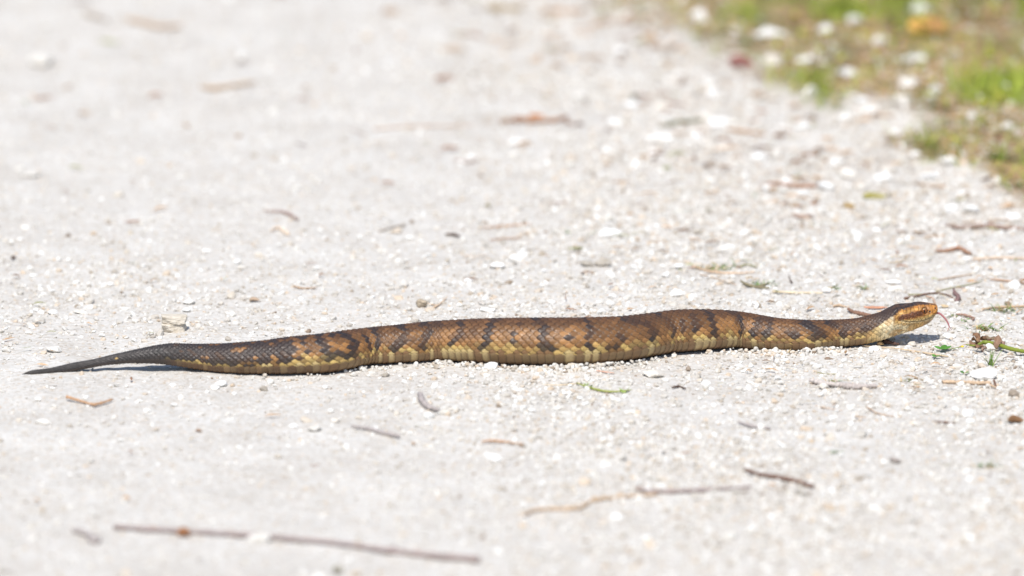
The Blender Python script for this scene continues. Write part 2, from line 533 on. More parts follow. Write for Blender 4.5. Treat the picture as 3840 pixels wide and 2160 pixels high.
# ---- colours (skin colours, one per scale; outlines mix pigment and painted shade)
uc = bi + 0.5 * np.mod(bj, 2)
pxc = np.interp(uc, U, xs)
phc = bj / NROW * (math.pi - 2 * PHV) + PHV
phcm = np.where(phc > math.pi / 2, math.pi - phc, phc)
fc = 0.5 + 0.5 * np.sin(phcm - ELEV)
r1, r2, r3 = h01(bi, bj, 11), h01(bi, bj, 12), h01(bi, bj, 13)
BARS = [([(1195, 1), (1200, .75), (1215, .35)], 13), ([(1275, 1), (1290, .7), (1275, .4)], 13), ([(1340, .8), (1345, .35)], 8),
        ([(1400, 1), (1405, .75), (1390, .45)], 15), ([(1500, 1), (1515, .85), (1500, .55), (1475, .4)], 12),
        ([(1590, 1), (1615, .85), (1580, .6), (1570, .42)], 12), ([(1640, .97), (1665, .88)], 10),
        ([(1735, .97), (1755, .75), (1730, .5), (1710, .42)], 9), ([(1865, 1), (1850, .75), (1855, .5), (1840, .38)], 13),
        ([(1955, .85), (1940, .6), (1945, .5)], 8), ([(2010, 1), (2045, .88), (2060, .7), (2050, .45), (2075, .36)], 12),
        ([(2195, 1), (2200, .8), (2180, .55), (2195, .3), (2215, .2)], 12), ([(2340, .97), (2385, .8), (2395, .6), (2385, .45)], 13),
        ([(2460, 1), (2475, .8), (2485, .55), (2465, .4)], 10), ([(2530, .72), (2535, .5)], 11), ([(2585, .85), (2580, .5)], 9),
        ([(2640, 1), (2645, .8), (2635, .6), (2640, .4)], 12), ([(2735, 1), (2770, .8), (2785, .55), (2760, .38)], 15),
        ([(2855, .85), (2850, .6), (2835, .45)], 13), ([(2890, 1), (2897, .65), (2880, .45)], 13),
        ([(3010, 1), (3040, .75), (3060, .5), (3040, .38)], 15), ([(2960, .6), (2990, .5)], 11), ([(3100, .97), (3125, .8)], 14),
        ([(3168, .72), (3150, .5), (3160, .4)], 16), ([(3240, .62), (3258, .4)], 16), ([(2120, .62), (2130, .52)], 9), ([(2290, .62), (2300, .52)], 8), ([(2250, .4), (2270, .36)], 7)]
hloc = np.interp(pxc, xs, hw)
bar = np.full(PHI.shape, 9.0)
ynow = fc * 2 * hloc
for pts, w_ in BARS:
    pts2 = [(x, f_ * 2 * np.interp(x, xs, hw)) for x, f_ in pts]
    bar = np.minimum(bar, pl_dist(pxc, ynow, pts2) / w_)
bar = bar + (r1 - 0.5) * 0.35
c3_ = lambda *c: np.array(c, float)
brown_t, brown_m, ochre = c3_(.108, .049, .019), c3_(.270, .130, .042), c3_(.51, .355, .12)
dark = c3_(.024, .018, .018)


def lerp(a, b_, t):
    return a * (1 - t[..., None]) + b_ * t[..., None]


base = lerp(np.broadcast_to(brown_m, PHI.shape + (3,)), brown_t, sstep(0.60, 1.0, fc + (r2 - .5) * .1))
ypat = vn(pxc / 38, fc * 1.5, 47)
base = lerp(base, ochre, sstep(0.47, 0.30, fc + (r2 - .5) * .16 + (ypat - .5) * .22) * (0.70 + 0.3 * r1))
base = lerp(base, brown_m * 0.8, sstep(0.60, 0.72, ypat) * sstep(0.45, 0.3, fc) * 0.8)
base = base * (0.70 + 0.55 * r3)[..., None]
rear = sstep(1330, 900, pxc)                      # rear body turns sooty with brown flecks
clus = vn(pxc / 42, fc * 4.2, 40)
pd = rear * (0.50 + 0.95 * clus) * sstep(0.22, 0.42, fc)
base = lerp(base, base * .62, sstep(1250, 850, pxc) * sstep(.5, .3, fc))
base = lerp(base, dark * 1.15, (r1 < pd).astype(float) * 0.93)
barw = sstep(1.30, 0.85, bar + (r2 - .5) * .45)
base = lerp(base, dark, barw * (0.82 + 0.16 * r3))
fine = vn(pxc / 17, fc * 9, 45)
base = lerp(base, brown_t * 0.75, sstep(.62, .80, fine) * (fc > .35) * .6)
edge_b = (bar >= 1.5) & (bar < 1.9) & (fc > 0.3)
base = base * np.where(edge_b, 1.12, 1.0)[..., None]
blot = sstep(0.58, 0.72, vn(pxc / 55, fc * 3, 41)) * sstep(0.45, 0.6, fc) * (pxc > 1300)
base = lerp(base, brown_t * 0.8, blot * 0.55)
# neck: dark brown above, cream below
nk = sstep(3080, 3230, pxc) * sstep(0.36, 0.46, fc + (r1 - .5) * .08)
base = lerp(base, c3_(.060, .030, .018) * (1 + 0)*1.0, nk * (0.55 + 0.4 * r2))
# tail
tl = sstep(770, 600, pxc + (r1 - 0.5) * 160)
base = lerp(base, c3_(.034, .028, .026) * (.6 + .8 * r3)[..., None], tl * sstep(-.1, .35, fc + 0.35 * sstep(640, 560, pxc)))
fl = (r2 > 0.985) & (pxc > 430) & (pxc < 560) & (np.abs(fc - 0.45) < 0.2)
base = np.where(fl[..., None], c3_(.42, .28, .10), base)
lowj = np.minimum(bj, NROW - bj)
vi_c = np.floor(uc)
def vpick(v):
    q1 = h01(v, 3.0, 1); q2 = h01(v, 7.0, 2); q0 = vn(v * 0.45, v * 0 + 2.2, 44)
    return (q0 * .42 + q1 * .66) > 0.44, q1, q2
vb_c, _, _ = vpick(vi_c)
base = np.where(((lowj <= 1.5) & vb_c & (pxc > 1250) & (r2 < .62))[..., None], c3_(.21, .115, .050) * 1.0, base)
base = np.where(((lowj <= 1.5) & ~vb_c & (pxc > 1000) & (pxc < 3200))[..., None], c3_(.50, .37, .16), base)
base = base * (1.12 - 0.88 * sstep(0.42, 0.92, bedge))[..., None]  # darker scale rims: edge pigment plus shade between scales put into the colour
# belly scutes
vr = h01(vi, 3.0, 1); vr2 = h01(vi, 7.0, 2)
vcl = vn(vi * 0.45, vi * 0 + 2.2, 44)
vbr = (vcl * .42 + vr * .66) > 0.44
streak = sstep(.55, .9, vn(SU * 3.1, fh * 3, 48))
vcol = lerp(np.broadcast_to(c3_(.50, .37, .18), PHI.shape + (3,)), c3_(.195, .108, .050), np.clip(vbr * (0.62 + 0.35 * vr2) + (~vbr) * (streak * .45 + .55 * sstep(.6, .9, vf)), 0, 1))
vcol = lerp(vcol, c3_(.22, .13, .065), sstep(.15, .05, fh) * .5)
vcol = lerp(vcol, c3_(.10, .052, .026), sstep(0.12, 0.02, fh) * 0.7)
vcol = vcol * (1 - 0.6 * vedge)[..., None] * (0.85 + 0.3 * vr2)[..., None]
pale = (vr > 0.78) & (SX > 560) & (SX < 1350)
vcol = lerp(vcol, c3_(.115, .062, .032), sstep(1300, 1100, SX) * (~pale) * 0.8)
vcol = lerp(vcol, c3_(.050, .038, .032), sstep(700, 600, SX))
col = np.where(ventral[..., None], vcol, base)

# head colours
HSZ = SX; HY = pyv + (vn(SX / 5, pyv / 5, 50) - .5) * 5
tb = np.interp(SX, [3235, 3256, 3287, 3318, 3342, 3373, 3392, 3441, 3509, 3514], [1250, 1242, 1222, 1200, 1185, 1162, 1153, 1146, 1142, 1139])
isdark = sstep(3.5, -3.5, HY - tb + (cid - .5) * 3)
orange = c3_(.38, .155, .030)
side = np.broadcast_to(orange, PHI.shape + (3,))
side = lerp(side, c3_(.46, .23, .055), sstep(1150, 1172, HY) * sstep(3445, 3380, SX))
pst = pl_dist(SX, HY, [(3450, 1173), (3425, 1178), (3395, 1186), (3368, 1193)])
side = lerp(side, c3_(.62, .33, .085), sstep(5, 2, pl_dist(SX, HY, [(3446, 1157), (3415, 1161), (3385, 1172), (3360, 1184)])) * .8)
side = lerp(side, c3_(.13, .040, .013), sstep(12, 7, pst) * 0.95)
side = lerp(side, c3_(.50, .22, .045), sstep(3470, 3490, SX) * 0.6)
lb = np.interp(SX, [3330, 3370, 3410, 3450, 3480, 3514], [1206, 1203, 1198, 1189, 1180, 1178])
side = lerp(side, c3_(.62, .40, .14), sstep(-4, 4, HY - lb))
mo = np.interp(SX, *zip(*([(3250, 1222), (3287, 1218), (3330, 1206)] + MOUTH)))
jaw = c3_(.68, .43, .16)
under = lerp(np.broadcast_to(jaw, PHI.shape + (3,)), c3_(.88, .74, .47), sstep(3430, 3380, SX) * sstep(4, 22, HY - mo))
under = lerp(under, c3_(.42, .30, .19), sstep(3450, 3490, SX) * 0.7)
side = lerp(side, under, sstep(-1, 4, HY - mo))
hcol = side * (0.66 + 0.55 * cid)[..., None]
mott = sstep(.50, .68, vn(SX / 13, pyv / 7, 52)) * sstep(1, 6, HY - mo)
hcol = lerp(hcol, c3_(.58, .33, .11), mott * .75)
hcol = lerp(hcol, c3_(.78, .64, .40), np.exp(-((dm - 3.2) / 1.6) ** 2) * 0.6 * lip)
hcol = lerp(hcol, np.where((cid > .55)[..., None], c3_(.085, .042, .022), c3_(.040, .024, .018)), isdark)
hcol = lerp(hcol, c3_(.12, .05, .022), isdark * sstep(3420, 3500, SX) * 0.6)
hcol = hcol * (1 - 0.55 * crack)[..., None]
hcol = hcol * (1 - 0.75 * np.exp(-(dm / 1.3) ** 2) * lip)[..., None]
ed = np.hypot(SX - EX, (pyv - EY))
hcol = lerp(hcol, c3_(.05, .022, .012), sstep(14, 11, ed))
hcol = lerp(hcol, c3_(.03, .012, .01), sstep(5, 3, np.hypot(SX - 3482, pyv - 1168)))
hcol = lerp(hcol, c3_(.05, .012, .01), sstep(4.5, 2.5, np.hypot(SX - 3504, pyv - 1155)))
# throat rows on the neck take the pale head colours too
thr = sstep(3225, 3262, SX) * sstep(-5, 5, HY - tb)
ncol = lerp(np.broadcast_to(c3_(.60, .42, .18), PHI.shape + (3,)), c3_(.90, .77, .50), sstep(3270, 3330, SX)) * (0.55 + 0.65 * r3)[..., None]
ncol = lerp(ncol, c3_(.48, .28, .10), sstep(.45, .65, vn(pxc / 20, fc * 7, 53)) * .7)
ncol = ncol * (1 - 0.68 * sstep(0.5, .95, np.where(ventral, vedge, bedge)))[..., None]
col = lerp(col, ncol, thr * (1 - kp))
col = lerp(col, c3_(.045, .03, .025) * 1.0, sstep(3262, 3300, SX) * (1 - thr) * 0.7)
col = lerp(col, hcol, kp)
gloss = 0.42 + 0.12 * (1 - kp)

ns = len(sx)
snake_loc = np.array([sp3[ns // 2, 0], sp3[ns // 2, 1], H(sp3[ns // 2, 0], sp3[ns // 2, 1])]).astype(float)
snake = empty('snake', snake_loc, 'brown banded water snake with dark tail stretched across the white road, tongue out', 'snake')
idx = np.arange(ns * NR).reshape(ns, NR)
nxt = np.roll(idx, -1, 1)
F = np.stack([idx[:-1], nxt[:-1], nxt[1:], idx[1:]], -1).reshape(-1, 4)[:, ::-1]
V = POSD.reshape(-1, 3)
tipA = sp3[0] - T[0] * 0.0012; tipB = sp3[-1] + T[-1] * 0.0009
V = np.vstack([V, tipA, tipB]); ia, ib = len(V) - 2, len(V) - 1
capA = np.stack([np.full(NR, ia), nxt[0], idx[0]], -1)[:, ::-1]
capB = np.stack([np.full(NR, ib), idx[-1], nxt[-1]], -1)[:, ::-1]
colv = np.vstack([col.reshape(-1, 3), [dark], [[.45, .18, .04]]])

m, nt, b = mat('snake_skin')
a = nt.nodes.new('ShaderNodeAttribute'); a.attribute_name = 'tint'
geo = nt.nodes.new('ShaderNodeNewGeometry')
n_ = noise_node(nt, 900, 4, geo.outputs['Position'])
r_ = ramp(nt, [(0.3, (0.82, 0.82, 0.82)), (0.7, (1.12, 1.12, 1.12))], n_.outputs[0])
nt.links.new(mixc(nt, a.outputs[0], r_.outputs[0], 1.0, 'MULTIPLY'), b.inputs['Base Color'])
n2_ = noise_node(nt, 260, 3, geo.outputs['Position'])
rr_ = ramp(nt, [(0.35, (0.40,) * 3), (0.65, (0.66,) * 3)], n2_.outputs[0])
nt.links.new(rr_.outputs[0], b.inputs['Roughness'])
b.inputs['Specular IOR Level'].default_value = 0.5
bp = nt.nodes.new('ShaderNodeBump'); bp.inputs['Strength'].default_value = 0.2; bp.inputs['Distance'].default_value = 0.0003
nt.links.new(n_.outputs[0], bp.inputs['Height']); nt.links.new(bp.outputs[0], b.inputs['Normal'])
M_SKIN = m
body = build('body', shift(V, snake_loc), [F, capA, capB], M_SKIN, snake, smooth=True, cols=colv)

# eyes
m, nt, b = mat('snake_eye')
a = nt.nodes.new('ShaderNodeAttribute'); a.attribute_name = 'tint'
nt.links.new(a.outputs[0], b.inputs['Base Color'])
b.inputs['Roughness'].default_value = 0.22; b.inputs['Specular IOR Level'].default_value = 0.4
M_EYE = m


def uv_sphere(nu, nv):
    th = np.linspace(0, math.pi, nv + 1)[1:-1]; la = np.linspace(0, 2 * math.pi, nu, endpoint=False)
    A, B = np.meshgrid(th, la, indexing='ij')
    V = np.stack([np.sin(A) * np.cos(B), np.sin(A) * np.sin(B), np.cos(A)], -1).reshape(-1, 3)
    V = np.vstack([V, [0, 0, 1], [0, 0, -1]]); k = np.arange((nv - 1) * nu).reshape(nv - 1, nu); kn = np.roll(k, -1, 1)
    Fq = np.stack([k[:-1], k[1:], kn[1:], kn[:-1]], -1).reshape(-1, 4)
    t = np.stack([np.full(nu, len(V) - 2), k[0], kn[0]], -1); bt = np.stack([np.full(nu, len(V) - 1), kn[-1], k[-1]], -1)
    return V, [Fq, t, bt]


es = np.argmin(np.abs(sx - EX))
for sgn_ in (1, -1):
    sel = [k for k in range(NR) if (cph[k] > 0.2) == (sgn_ > 0) and abs(cph[k]) > 0.2]
    kk = min(sel, key=lambda k: abs(pyv[es, k] - EY))
    nrm = N[es, kk]; ctr = POS[es, kk] - nrm * 0.0020
    V, Fq = uv_sphere(32, 20)
    r = 0.0031
    side_v = SIDE[es] * sgn_
    tv = T[es]
    # sphere pole (+z) faces sideways
    W = V[:, 2:3] * side_v * 0.9 + V[:, 0:1] * tv * 1.05 + V[:, 1:2] * np.array([0, 0, 1.0])
    ang = np.abs(V[:, 0]); up = V[:, 1]
    iris = np.where((V[:, 2] > 0.1)[:, None], c3_(.22, .08, .022), c3_(.04, .02, .012))
    iris = np.where(((V[:, 2] > 0.1) & (up > 0.72))[:, None], c3_(.40, .26, .12), iris)
    iris = np.where((np.hypot(V[:, 0], V[:, 1]) > 0.93)[:, None], c3_(.03, .014, .01), iris)
    eye = build('eye', shift(ctr[None] + W * r, snake_loc), Fq, M_EYE, snake, True, cols=iris)
    if sgn_ > 0:
        L, Fp = uv_sphere(14, 8)
        Wp = L[:, 0:1] * tv * 0.0007 + L[:, 1:2] * np.array([0, 0, 0.0017]) + L[:, 2:3] * side_v * 0.0004
        pc = ctr + side_v * r * 0.88
        build('pupil', shift(pc[None] + Wp, snake_loc), Fp, M_EYE, eye, True, cols=np.tile(c3_(.012, .008, .008), (len(L), 1)))


# tubes ----------------------------------------------------------------
def catmull(pts, n):
    pts = np.asarray(pts, float)
    if len(pts) == 2:
        return pts[0] + (pts[1] - pts[0]) * np.linspace(0, 1, n)[:, None]
    p = np.vstack([2 * pts[0] - pts[1], pts, 2 * pts[-1] - pts[-2]])
    u = np.linspace(0, len(pts) - 1 - 1e-6, n); k = u.astype(int); t = (u - k)[:, None]
    a, b_, c, d = p[k], p[k + 1], p[k + 2], p[k + 3]
    return 0.5 * (2 * b_ + (c - a) * t + (2 * a - 5 * b_ + 4 * c - d) * t ** 2 + (3 * b_ - a - 3 * c + d) * t ** 3)


def tube(pts, rad, n=24, sides=8, seed=0, knob=0.12, flat=1.0):
    """closed tapered tube along a smooth line; rad per end or per knot"""
    C = catmull(pts, n)
    R = np.interp(np.linspace(0, 1, n), np.linspace(0, 1, len(rad)), rad)
    rg = np.random.default_rng(seed)
    T_ = np.gradient(C, axis=0); T_ /= np.linalg.norm(T_, axis=1, keepdims=True) + 1e-12
    up = np.array([0, 0, 1.0])
    A = np.cross(T_, up); A /= np.linalg.norm(A, axis=1, keepdims=True) + 1e-9
    B = np.cross(A, T_)
    th = np.linspace(0, 2 * math.pi, sides, endpoint=False)
    rj = 1 + knob * (rg.random((n, sides)) - 0.5) * 2 + knob * (rg.random((n, 1)) - 0.5) * 2
    V = C[:, None, :] + (R[:, None] * rj)[..., None] * (np.cos(th)[None, :, None] * A[:, None, :] + flat * np.sin(th)[None, :, None] * B[:, None, :])
    V = V.reshape(-1, 3)
    k = np.arange(n * sides).reshape(n, sides); kn = np.roll(k, -1, 1)
    Fq = np.stack([k[:-1], kn[:-1], kn[1:], k[1:]], -1).reshape(-1, 4)
    V = np.vstack([V, C[0], C[-1]])
    t0 = np.stack([np.full(sides, n * sides), kn[0], k[0]], -1)
    t1 = np.stack([np.full(sides, n * sides + 1), k[-1], kn[-1]], -1)
    return V, Fq, np.vstack([t0, t1])


def merge(parts):
    Vs, Qs, Ts, Cs = [], [], [], []; o = 0
    for V, Q, Tt, c in parts:
        Vs.append(V); Cs.append(np.broadcast_to(np.asarray(c, float), V.shape) if np.ndim(c) == 1 else c)
        if len(Q): Qs.append(np.asarray(Q) + o)
        if len(Tt): Ts.append(np.asarray(Tt) + o)
        o += len(V)
    Fs = []
    if Qs: Fs.append(np.vstack(Qs))
    if Ts: Fs.append(np.vstack(Ts))
    return np.vstack(Vs), Fs, np.vstack(Cs)


# tongue
yt = float(P[-1, 1])
tg = [ray_y(x, y, yt + dy)[0] for x, y, dy in ((3504, 1178, 0), (3516, 1174, .000), (3526, 1177, .0), (3541, 1191, -.001), (3553, 1208, -.002), (3559, 1221, -.003))]
f1 = [tg[-1], ray_y(3558, 1230, yt - .004)[0], ray_y(3552, 1243, yt - .005)[0]]
f2 = [tg[-1], ray_y(3563, 1229, yt - .003)[0], ray_y(3570, 1238, yt - .002)[0]]
tc_ = (.42, .17, .17)
Vt, Ft, Ct = merge([(*tube(tg, [.0011, .0011, .0010, .0009, .0008], 26, 10, 1, .02), tc_), (*tube(f1, [.0006, .0002], 8, 6, 2, .02), tc_), (*tube(f2, [.0005, .0002], 8, 6, 3, .02), tc_)])
M_TONGUE = tint_mat('tongue_skin', 0.4, 0.5, 0, 300, 0.15)
build('tongue', shift(Vt, snake_loc), Ft, M_TONGUE, snake, True, cols=Ct)


# ------------------------------------------------------------------ stones
def rock_arrays(seed, sub=2, soft=10.0, npl=11):
    import bmesh
    rg = np.random.default_rng(seed)
    bm = bmesh.new(); bmesh.ops.create_icosphere(bm, subdivisions=sub, radius=1.0)
    V = np.array([v.co[:] for v in bm.verts]); Fc = np.array([[v.index for v in f_.verts] for f_ in bm.faces]); bm.free()
    pn = rg.normal(size=(npl, 3)); pn /= np.linalg.norm(pn, axis=1, keepdims=True)
    pd_ = rg.uniform(0.62, 1.0, npl)
    dots = V @ pn.T
    q = np.where(dots > 0.05, pd_[None] / np.maximum(dots, 0.05), 9.0)
    r = -np.log(np.exp(-soft * np.minimum(q, 3)).sum(1) + math.exp(-soft * 1.25)) / soft
    r *= 1 + rg.normal(size=len(V)) * 0.02
    V = V * r[:, None]
    V -= (V.max(0) + V.min(0)) / 2
    V /= (V.max(0) - V.min(0)).max() / 2
    return V, Fc


ROCKS = []
for k in range(10):
    V, Fc = rock_arrays(100 + k, 3, 26)
    o = build('stone_shape', V, Fc, M_STONE, smooth=False, link=False)
    ROCKS.append(o.data); bpy.data.objects.remove(o)
ROCKS_LO = []
for k in range(8):
    V, Fc = rock_arrays(200 + k, 2, 30, 9)
    o = build('pebble_shape', V, Fc, M_STONE, smooth=False, link=False)
    ROCKS_LO.append(o.data); bpy.data.objects.remove(o)

PLACED = []


def stone(px, py, wpx, label, hr=0.6, dr=0.8, sink=0.25, shp=None, material=None, cat='stone', name='stone', group=None, lo=False, rz=None):
    """a stone whose foot is seen at (px,py) of the photograph, wpx photograph pixels wide"""
    g = ray_z(px, py, 0.0)[0]
    g = ray_z(px, py, float(H(g[0], g[1])))[0]
    w = wpx * MPP * (D + g[1]) / (D - 0.2)
    lib = ROCKS_LO if lo else ROCKS
    k = shp if shp is not None else random.randrange(len(lib))
    me = lib[k % len(lib)]
    if material is not None:
        me = me.copy(); me.materials.clear(); me.materials.append(material)
    o = bpy.data.objects.new(name, me)
    sx_, sy_, sz_ = w / 2, w * dr / 2, w * hr / 2
    y_ = g[1] + sy_ * 0.8
    o.scale = (sx_, sy_, sz_)
    o.rotation_euler = (random.uniform(-.15, .15), random.uniform(-.15, .15), rz if rz is not None else random.uniform(-.5, .5))
    o.location = (g[0], y_, float(H(g[0], y_)) + sz_ * (1 - 2 * sink))
    COL.objects.link(o)
    PLACED.append((g[0], y_, w * 0.5))
    return tag(o, label, cat, group)


k_ = 1.4907
ST = [
 (700, 1170, 34, 'small rounded white stone just behind the two-tier cream block', .7, .8),
 (709, 1143, 56, 'flat white stone behind the two-tier block at left', .42, .8),
 (198, 1325, 66, 'white stone with an orange leaf scrap leaning on it, above the tail tip', .6, .8),
 (22, 1322, 48, 'white stone at the far left edge beside the tail tip', .6, .8),
 (196, 1180, 42, 'grey-sided stone lying at left, above the tail tip', .6, .8),
 (300, 1178, 46, 'cream stone with dark notch, left of the two-tier block', .45, .9),
 (826, 1452, 62, 'angular white stone in front of the snake near its vent', .5, .9),
 (805, 1462, 34, 'round white pebble touching the angular stone near the vent', .6, .9),
 (886, 1394, 62, 'white rock pressed against the belly near the tail', .55, .7),
 (988, 1468, 46, 'grey shadowed stone in front of the rear body', .6, .8),
 (1446, 1416, 36, 'tan stone standing in front of the snake at the bend', .75, .8),
 (1842, 1390, 52, 'angular white stone right in front of the middle of the snake', .8, .8),
 (1688, 1352, 42, 'white chip pushed up against the belly in the middle', .7, .8),
 (1748, 1356, 30, 'small white chip beside the belly, right of the middle chip', .7, .8),
 (2229, 1358, 58, 'white rounded stone touching the belly beside a brown bud', .62, .8),
 (2295, 1356, 38, 'small white stone to the right of the belly stone', .5, .8),
 (2450, 1420, 92, 'large bright white stone in front of the snake, right of centre', .45, .8),
 (1865, 1008, 64, 'white stone with shaded foot behind the middle of the snake', .5, .8),
 (1930, 978, 76, 'bright flat white stone beside the white stone with shaded foot', .42, .9),
 (2288, 890, 92, 'large bright white stone lying far behind the snake, right of centre', .42, .9),
 (2730, 948, 68, 'bright white block standing on its own behind the forebody', .6, .8),
 (2540, 1118, 66, 'grey-sided white stone just behind the arched body', .6, .8),
 (1830, 1172, 56, 'low flat white stone directly behind the middle of the snake', .35, .9),
 (2200, 1002, 62, 'weathered grey stone with upright streaks behind the snake', .62, .7),
 (2262, 1002, 66, 'second weathered streaky stone, right half of the grey pair', .66, .7),
 (150, 252, 110, 'big white stone blurred at the upper left', .55, .8),
 (110, 665, 84, 'flat white stone at the left edge in the upper half', .35, .8),
 (160, 1592, 78, 'long flat white stone below the bent orange twig', .3, .7),
 (968, 2040, 96, 'big white stone covering the long twig in the foreground', .5, .8),
 (3690, 1432, 110, 'largest white stone at right, below the rotting leaf cluster', .6, .8),
 (3745, 1424, 60, 'flat white stone on the right flank of the largest white stone', .4, .8),
 (3718, 1322, 66, 'white stone lying over the green stalk at right', .6, .8),
 (3206, 100, 72, 'round white stone in the grass at upper right', .75, .9),
 (3450, 72, 96, 'big pale stone in the top right grass', .8, .9),
 (3090, 130, 70, 'white stone at the grass edge left of the round grass stone', .8, .9),
 (3430, 240, 84, 'oval white stone in the middle of the grass', .6, .8),
 (2890, 150, 120, 'long white slab at the lower edge of the grass', .5, .8),
 (2900, 250, 80, 'round bright stone on the gravel below the grass slab', .75, .8),
 (2620, 80, 90, 'pale stone at the top edge, left of the grass', .7, .8),
 (3300, 170, 62, 'white stone to the left of the large orange leaf', .8, .8),
 (3404, 330, 62, 'white stone in brown thatch, left of two neighbours', .8, .9),
 (3375, 390, 66, 'bright round stone just outside the thatch', .8, .9),
 (3510, 355, 58, 'tall white stone at the ragged edge of the grass', .9, .9),
 (3040, 360, 64, 'white stone alone on gravel beneath the brown thatch', .8, .9),
 (3250, 430, 100, 'wide flat white stone below the thatch on the gravel', .45, .8),
 (3020, 240, 90, 'flat white stone with a grey side by the thatch', .45, .8),
 (3180, 290, 90, 'low white stone under the brown straw patch', .5, .8),
 (3770, 335, 44, 'small white stone inside the grass at the right edge', .8, .9),
 (3780, 480, 40, 'small white stone in the grass tongue near the right edge', .8, .9),
 (2693, 475, 90, 'broad white stone below the green twig in the upper middle', .5, .8),
 (2480, 530, 120, 'long pale slab slanting in the upper middle', .3, .7),
 (2170, 375, 70, 'bright white stone on its own in the upper middle', .6, .8),
 (1935, 545, 62, 'white stone below the blurred brown bark scrap', .5, .8),
 (2270, 575, 54, 'white stone above the slender brown stick behind the snake', .6, .8),
 (3560, 620, 70, 'white stone below the ragged grass edge at right', .6, .8),
 (3640, 805, 66, 'white block at right just above the long brown stick', .8, .8),
 (3570, 800, 56, 'whitish block left of the one above the long brown stick', .8, .8),
 (3800, 830, 60, 'white stone at the right edge above the long brown stick', .6, .8),
 (3620, 985, 60, 'wedge-shaped white stone below the rust coloured stick', .45, .8),
 (3358, 1090, 56, 'flat angular white stone behind the head', .4, .8),
 (3350, 1070, 60, 'white stone stacked behind the flat angular one near the head', .4, .8),
 (3540, 1300, 44, 'white rounded pebble in the head shadow', .8, .8),
 (3420, 1300, 36, 'white pebble pair member in front of the head shadow', .8, .8),
 (3560, 1268, 52, 'long grey-sided stone right of the head shadow', .4, .6),
 (2500, 1040, 44, 'white stone above the strip of dry grass behind the body', .6, .8),
 (2545, 1010, 44, 'round white stone at the left end of the dry grass strip', .7, .8),
 (3090, 1465, 46, 'white stone below the grey driftwood', .8, .8),
 (1180, 1620, 60, 'white blurred stone in the left foreground', .5, .8),
 (1850, 1730, 70, 'white stone below the orange straw wisp', .5, .8),
 (3100, 1100, 36, 'small bright stone behind the neck', .8, .8),
]
for t in ST:
    x, y, w, lab, hr, dr = t
    mt = None
    hr *= .85
    if 'covering the long twig' in lab or 'upper left' in lab or 'left edge' in lab or 'left foreground' in lab: mt = M_DULL
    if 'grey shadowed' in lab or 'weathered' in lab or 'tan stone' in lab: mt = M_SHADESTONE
    nmm = stone(x, y, w * 1.05, lab, hr, dr, 0.2 if hr > .5 else 0.25, material=mt)
# two-tier block: two squared slabs, one on the other
def block(px, py, wpx, hpx, dpx, z_up, label, seed):
    V, Fc = box_rock(seed)
    g = ray_z(px, py, 0.0)[0]
    V = V * [wpx * MPP / 2, dpx * MPP / 2, hpx * MPP / 2 / CE]
    o = build('stone', V, Fc, M_CREAM, smooth=False)
    o.location = (g[0], g[1] + dpx * MPP / 2, float(H(g[0], g[1])) + hpx * MPP / 2 / CE * .86 + z_up * MPP / CE)
    return tag(o, label, 'stone')


def box_rock(seed):
    import bmesh
    rg = np.random.default_rng(seed)
    bm = bmesh.new(); bmesh.ops.create_icosphere(bm, subdivisions=4, radius=1.0)
    V = np.array([v.co[:] for v in bm.verts]); Fc = np.array([[v.index for v in f_.verts] for f_ in bm.faces]); bm.free()
    pn = np.array([[1, .1, .05], [-1, .1, 0], [0, 1, 0], [.1, -1, .15], [0, 0, 1], [0, 0, -1], [.8, -.5, .3], [-.6, -.8, -.2]]) + rg.normal(size=(8, 3)) * .08
    pn /= np.linalg.norm(pn, axis=1, keepdims=True)
    d_ = np.array([1, 1, 1, 1, 1, 1, 1.12, 1.12])
    dots = V @ pn.T
    q = np.where(dots > .05, d_[None] / np.maximum(dots, .05), 9.0)
    r = -np.log(np.exp(-16 * np.minimum(q, 3)).sum(1) + 1e-12) / 16
    nz = np.array([mnoise.noise(Vector(v * 2.3 + seed)) for v in V]) * .10 + np.array([mnoise.noise(Vector(v * 7 + seed)) for v in V]) * .05
    return V * (r * (1 + nz))[:, None], Fc


block(650, 1243, 84, 34, 60, 0, 'lower slab of the two-tier cream block, left of the snake tail', 3)
block(652, 1243, 92, 30, 62, 31, 'upper slab resting on the two-tier cream block, left of the snake tail', 8)


def spine_clear(x, y, r=0.0):
    """distance from the snake's edge (positive = outside)"""
    px_ = sp3[::6, 0]; py_ = sp3[::6, 1]; w_ = sa[::6]
    yi = np.interp(x, px_, py_); wi = np.interp(x, px_, w_)
    lift = np.interp(x, px_, sp3[::6, 2] - sb[::6])
    dd = np.abs(y - yi) - wi
    dd = np.where((x < px_[0]) | (x > px_[-1]) | (lift > 0.010), 1.0, dd)
    return dd - r


def visible(x, y, mx=0):
    q, w = to_px(np.stack([x, y, np.zeros_like(x)], -1))
    return (q > -mx) & (q < 3840 + mx) & (w > -mx) & (w < 2160 + mx)


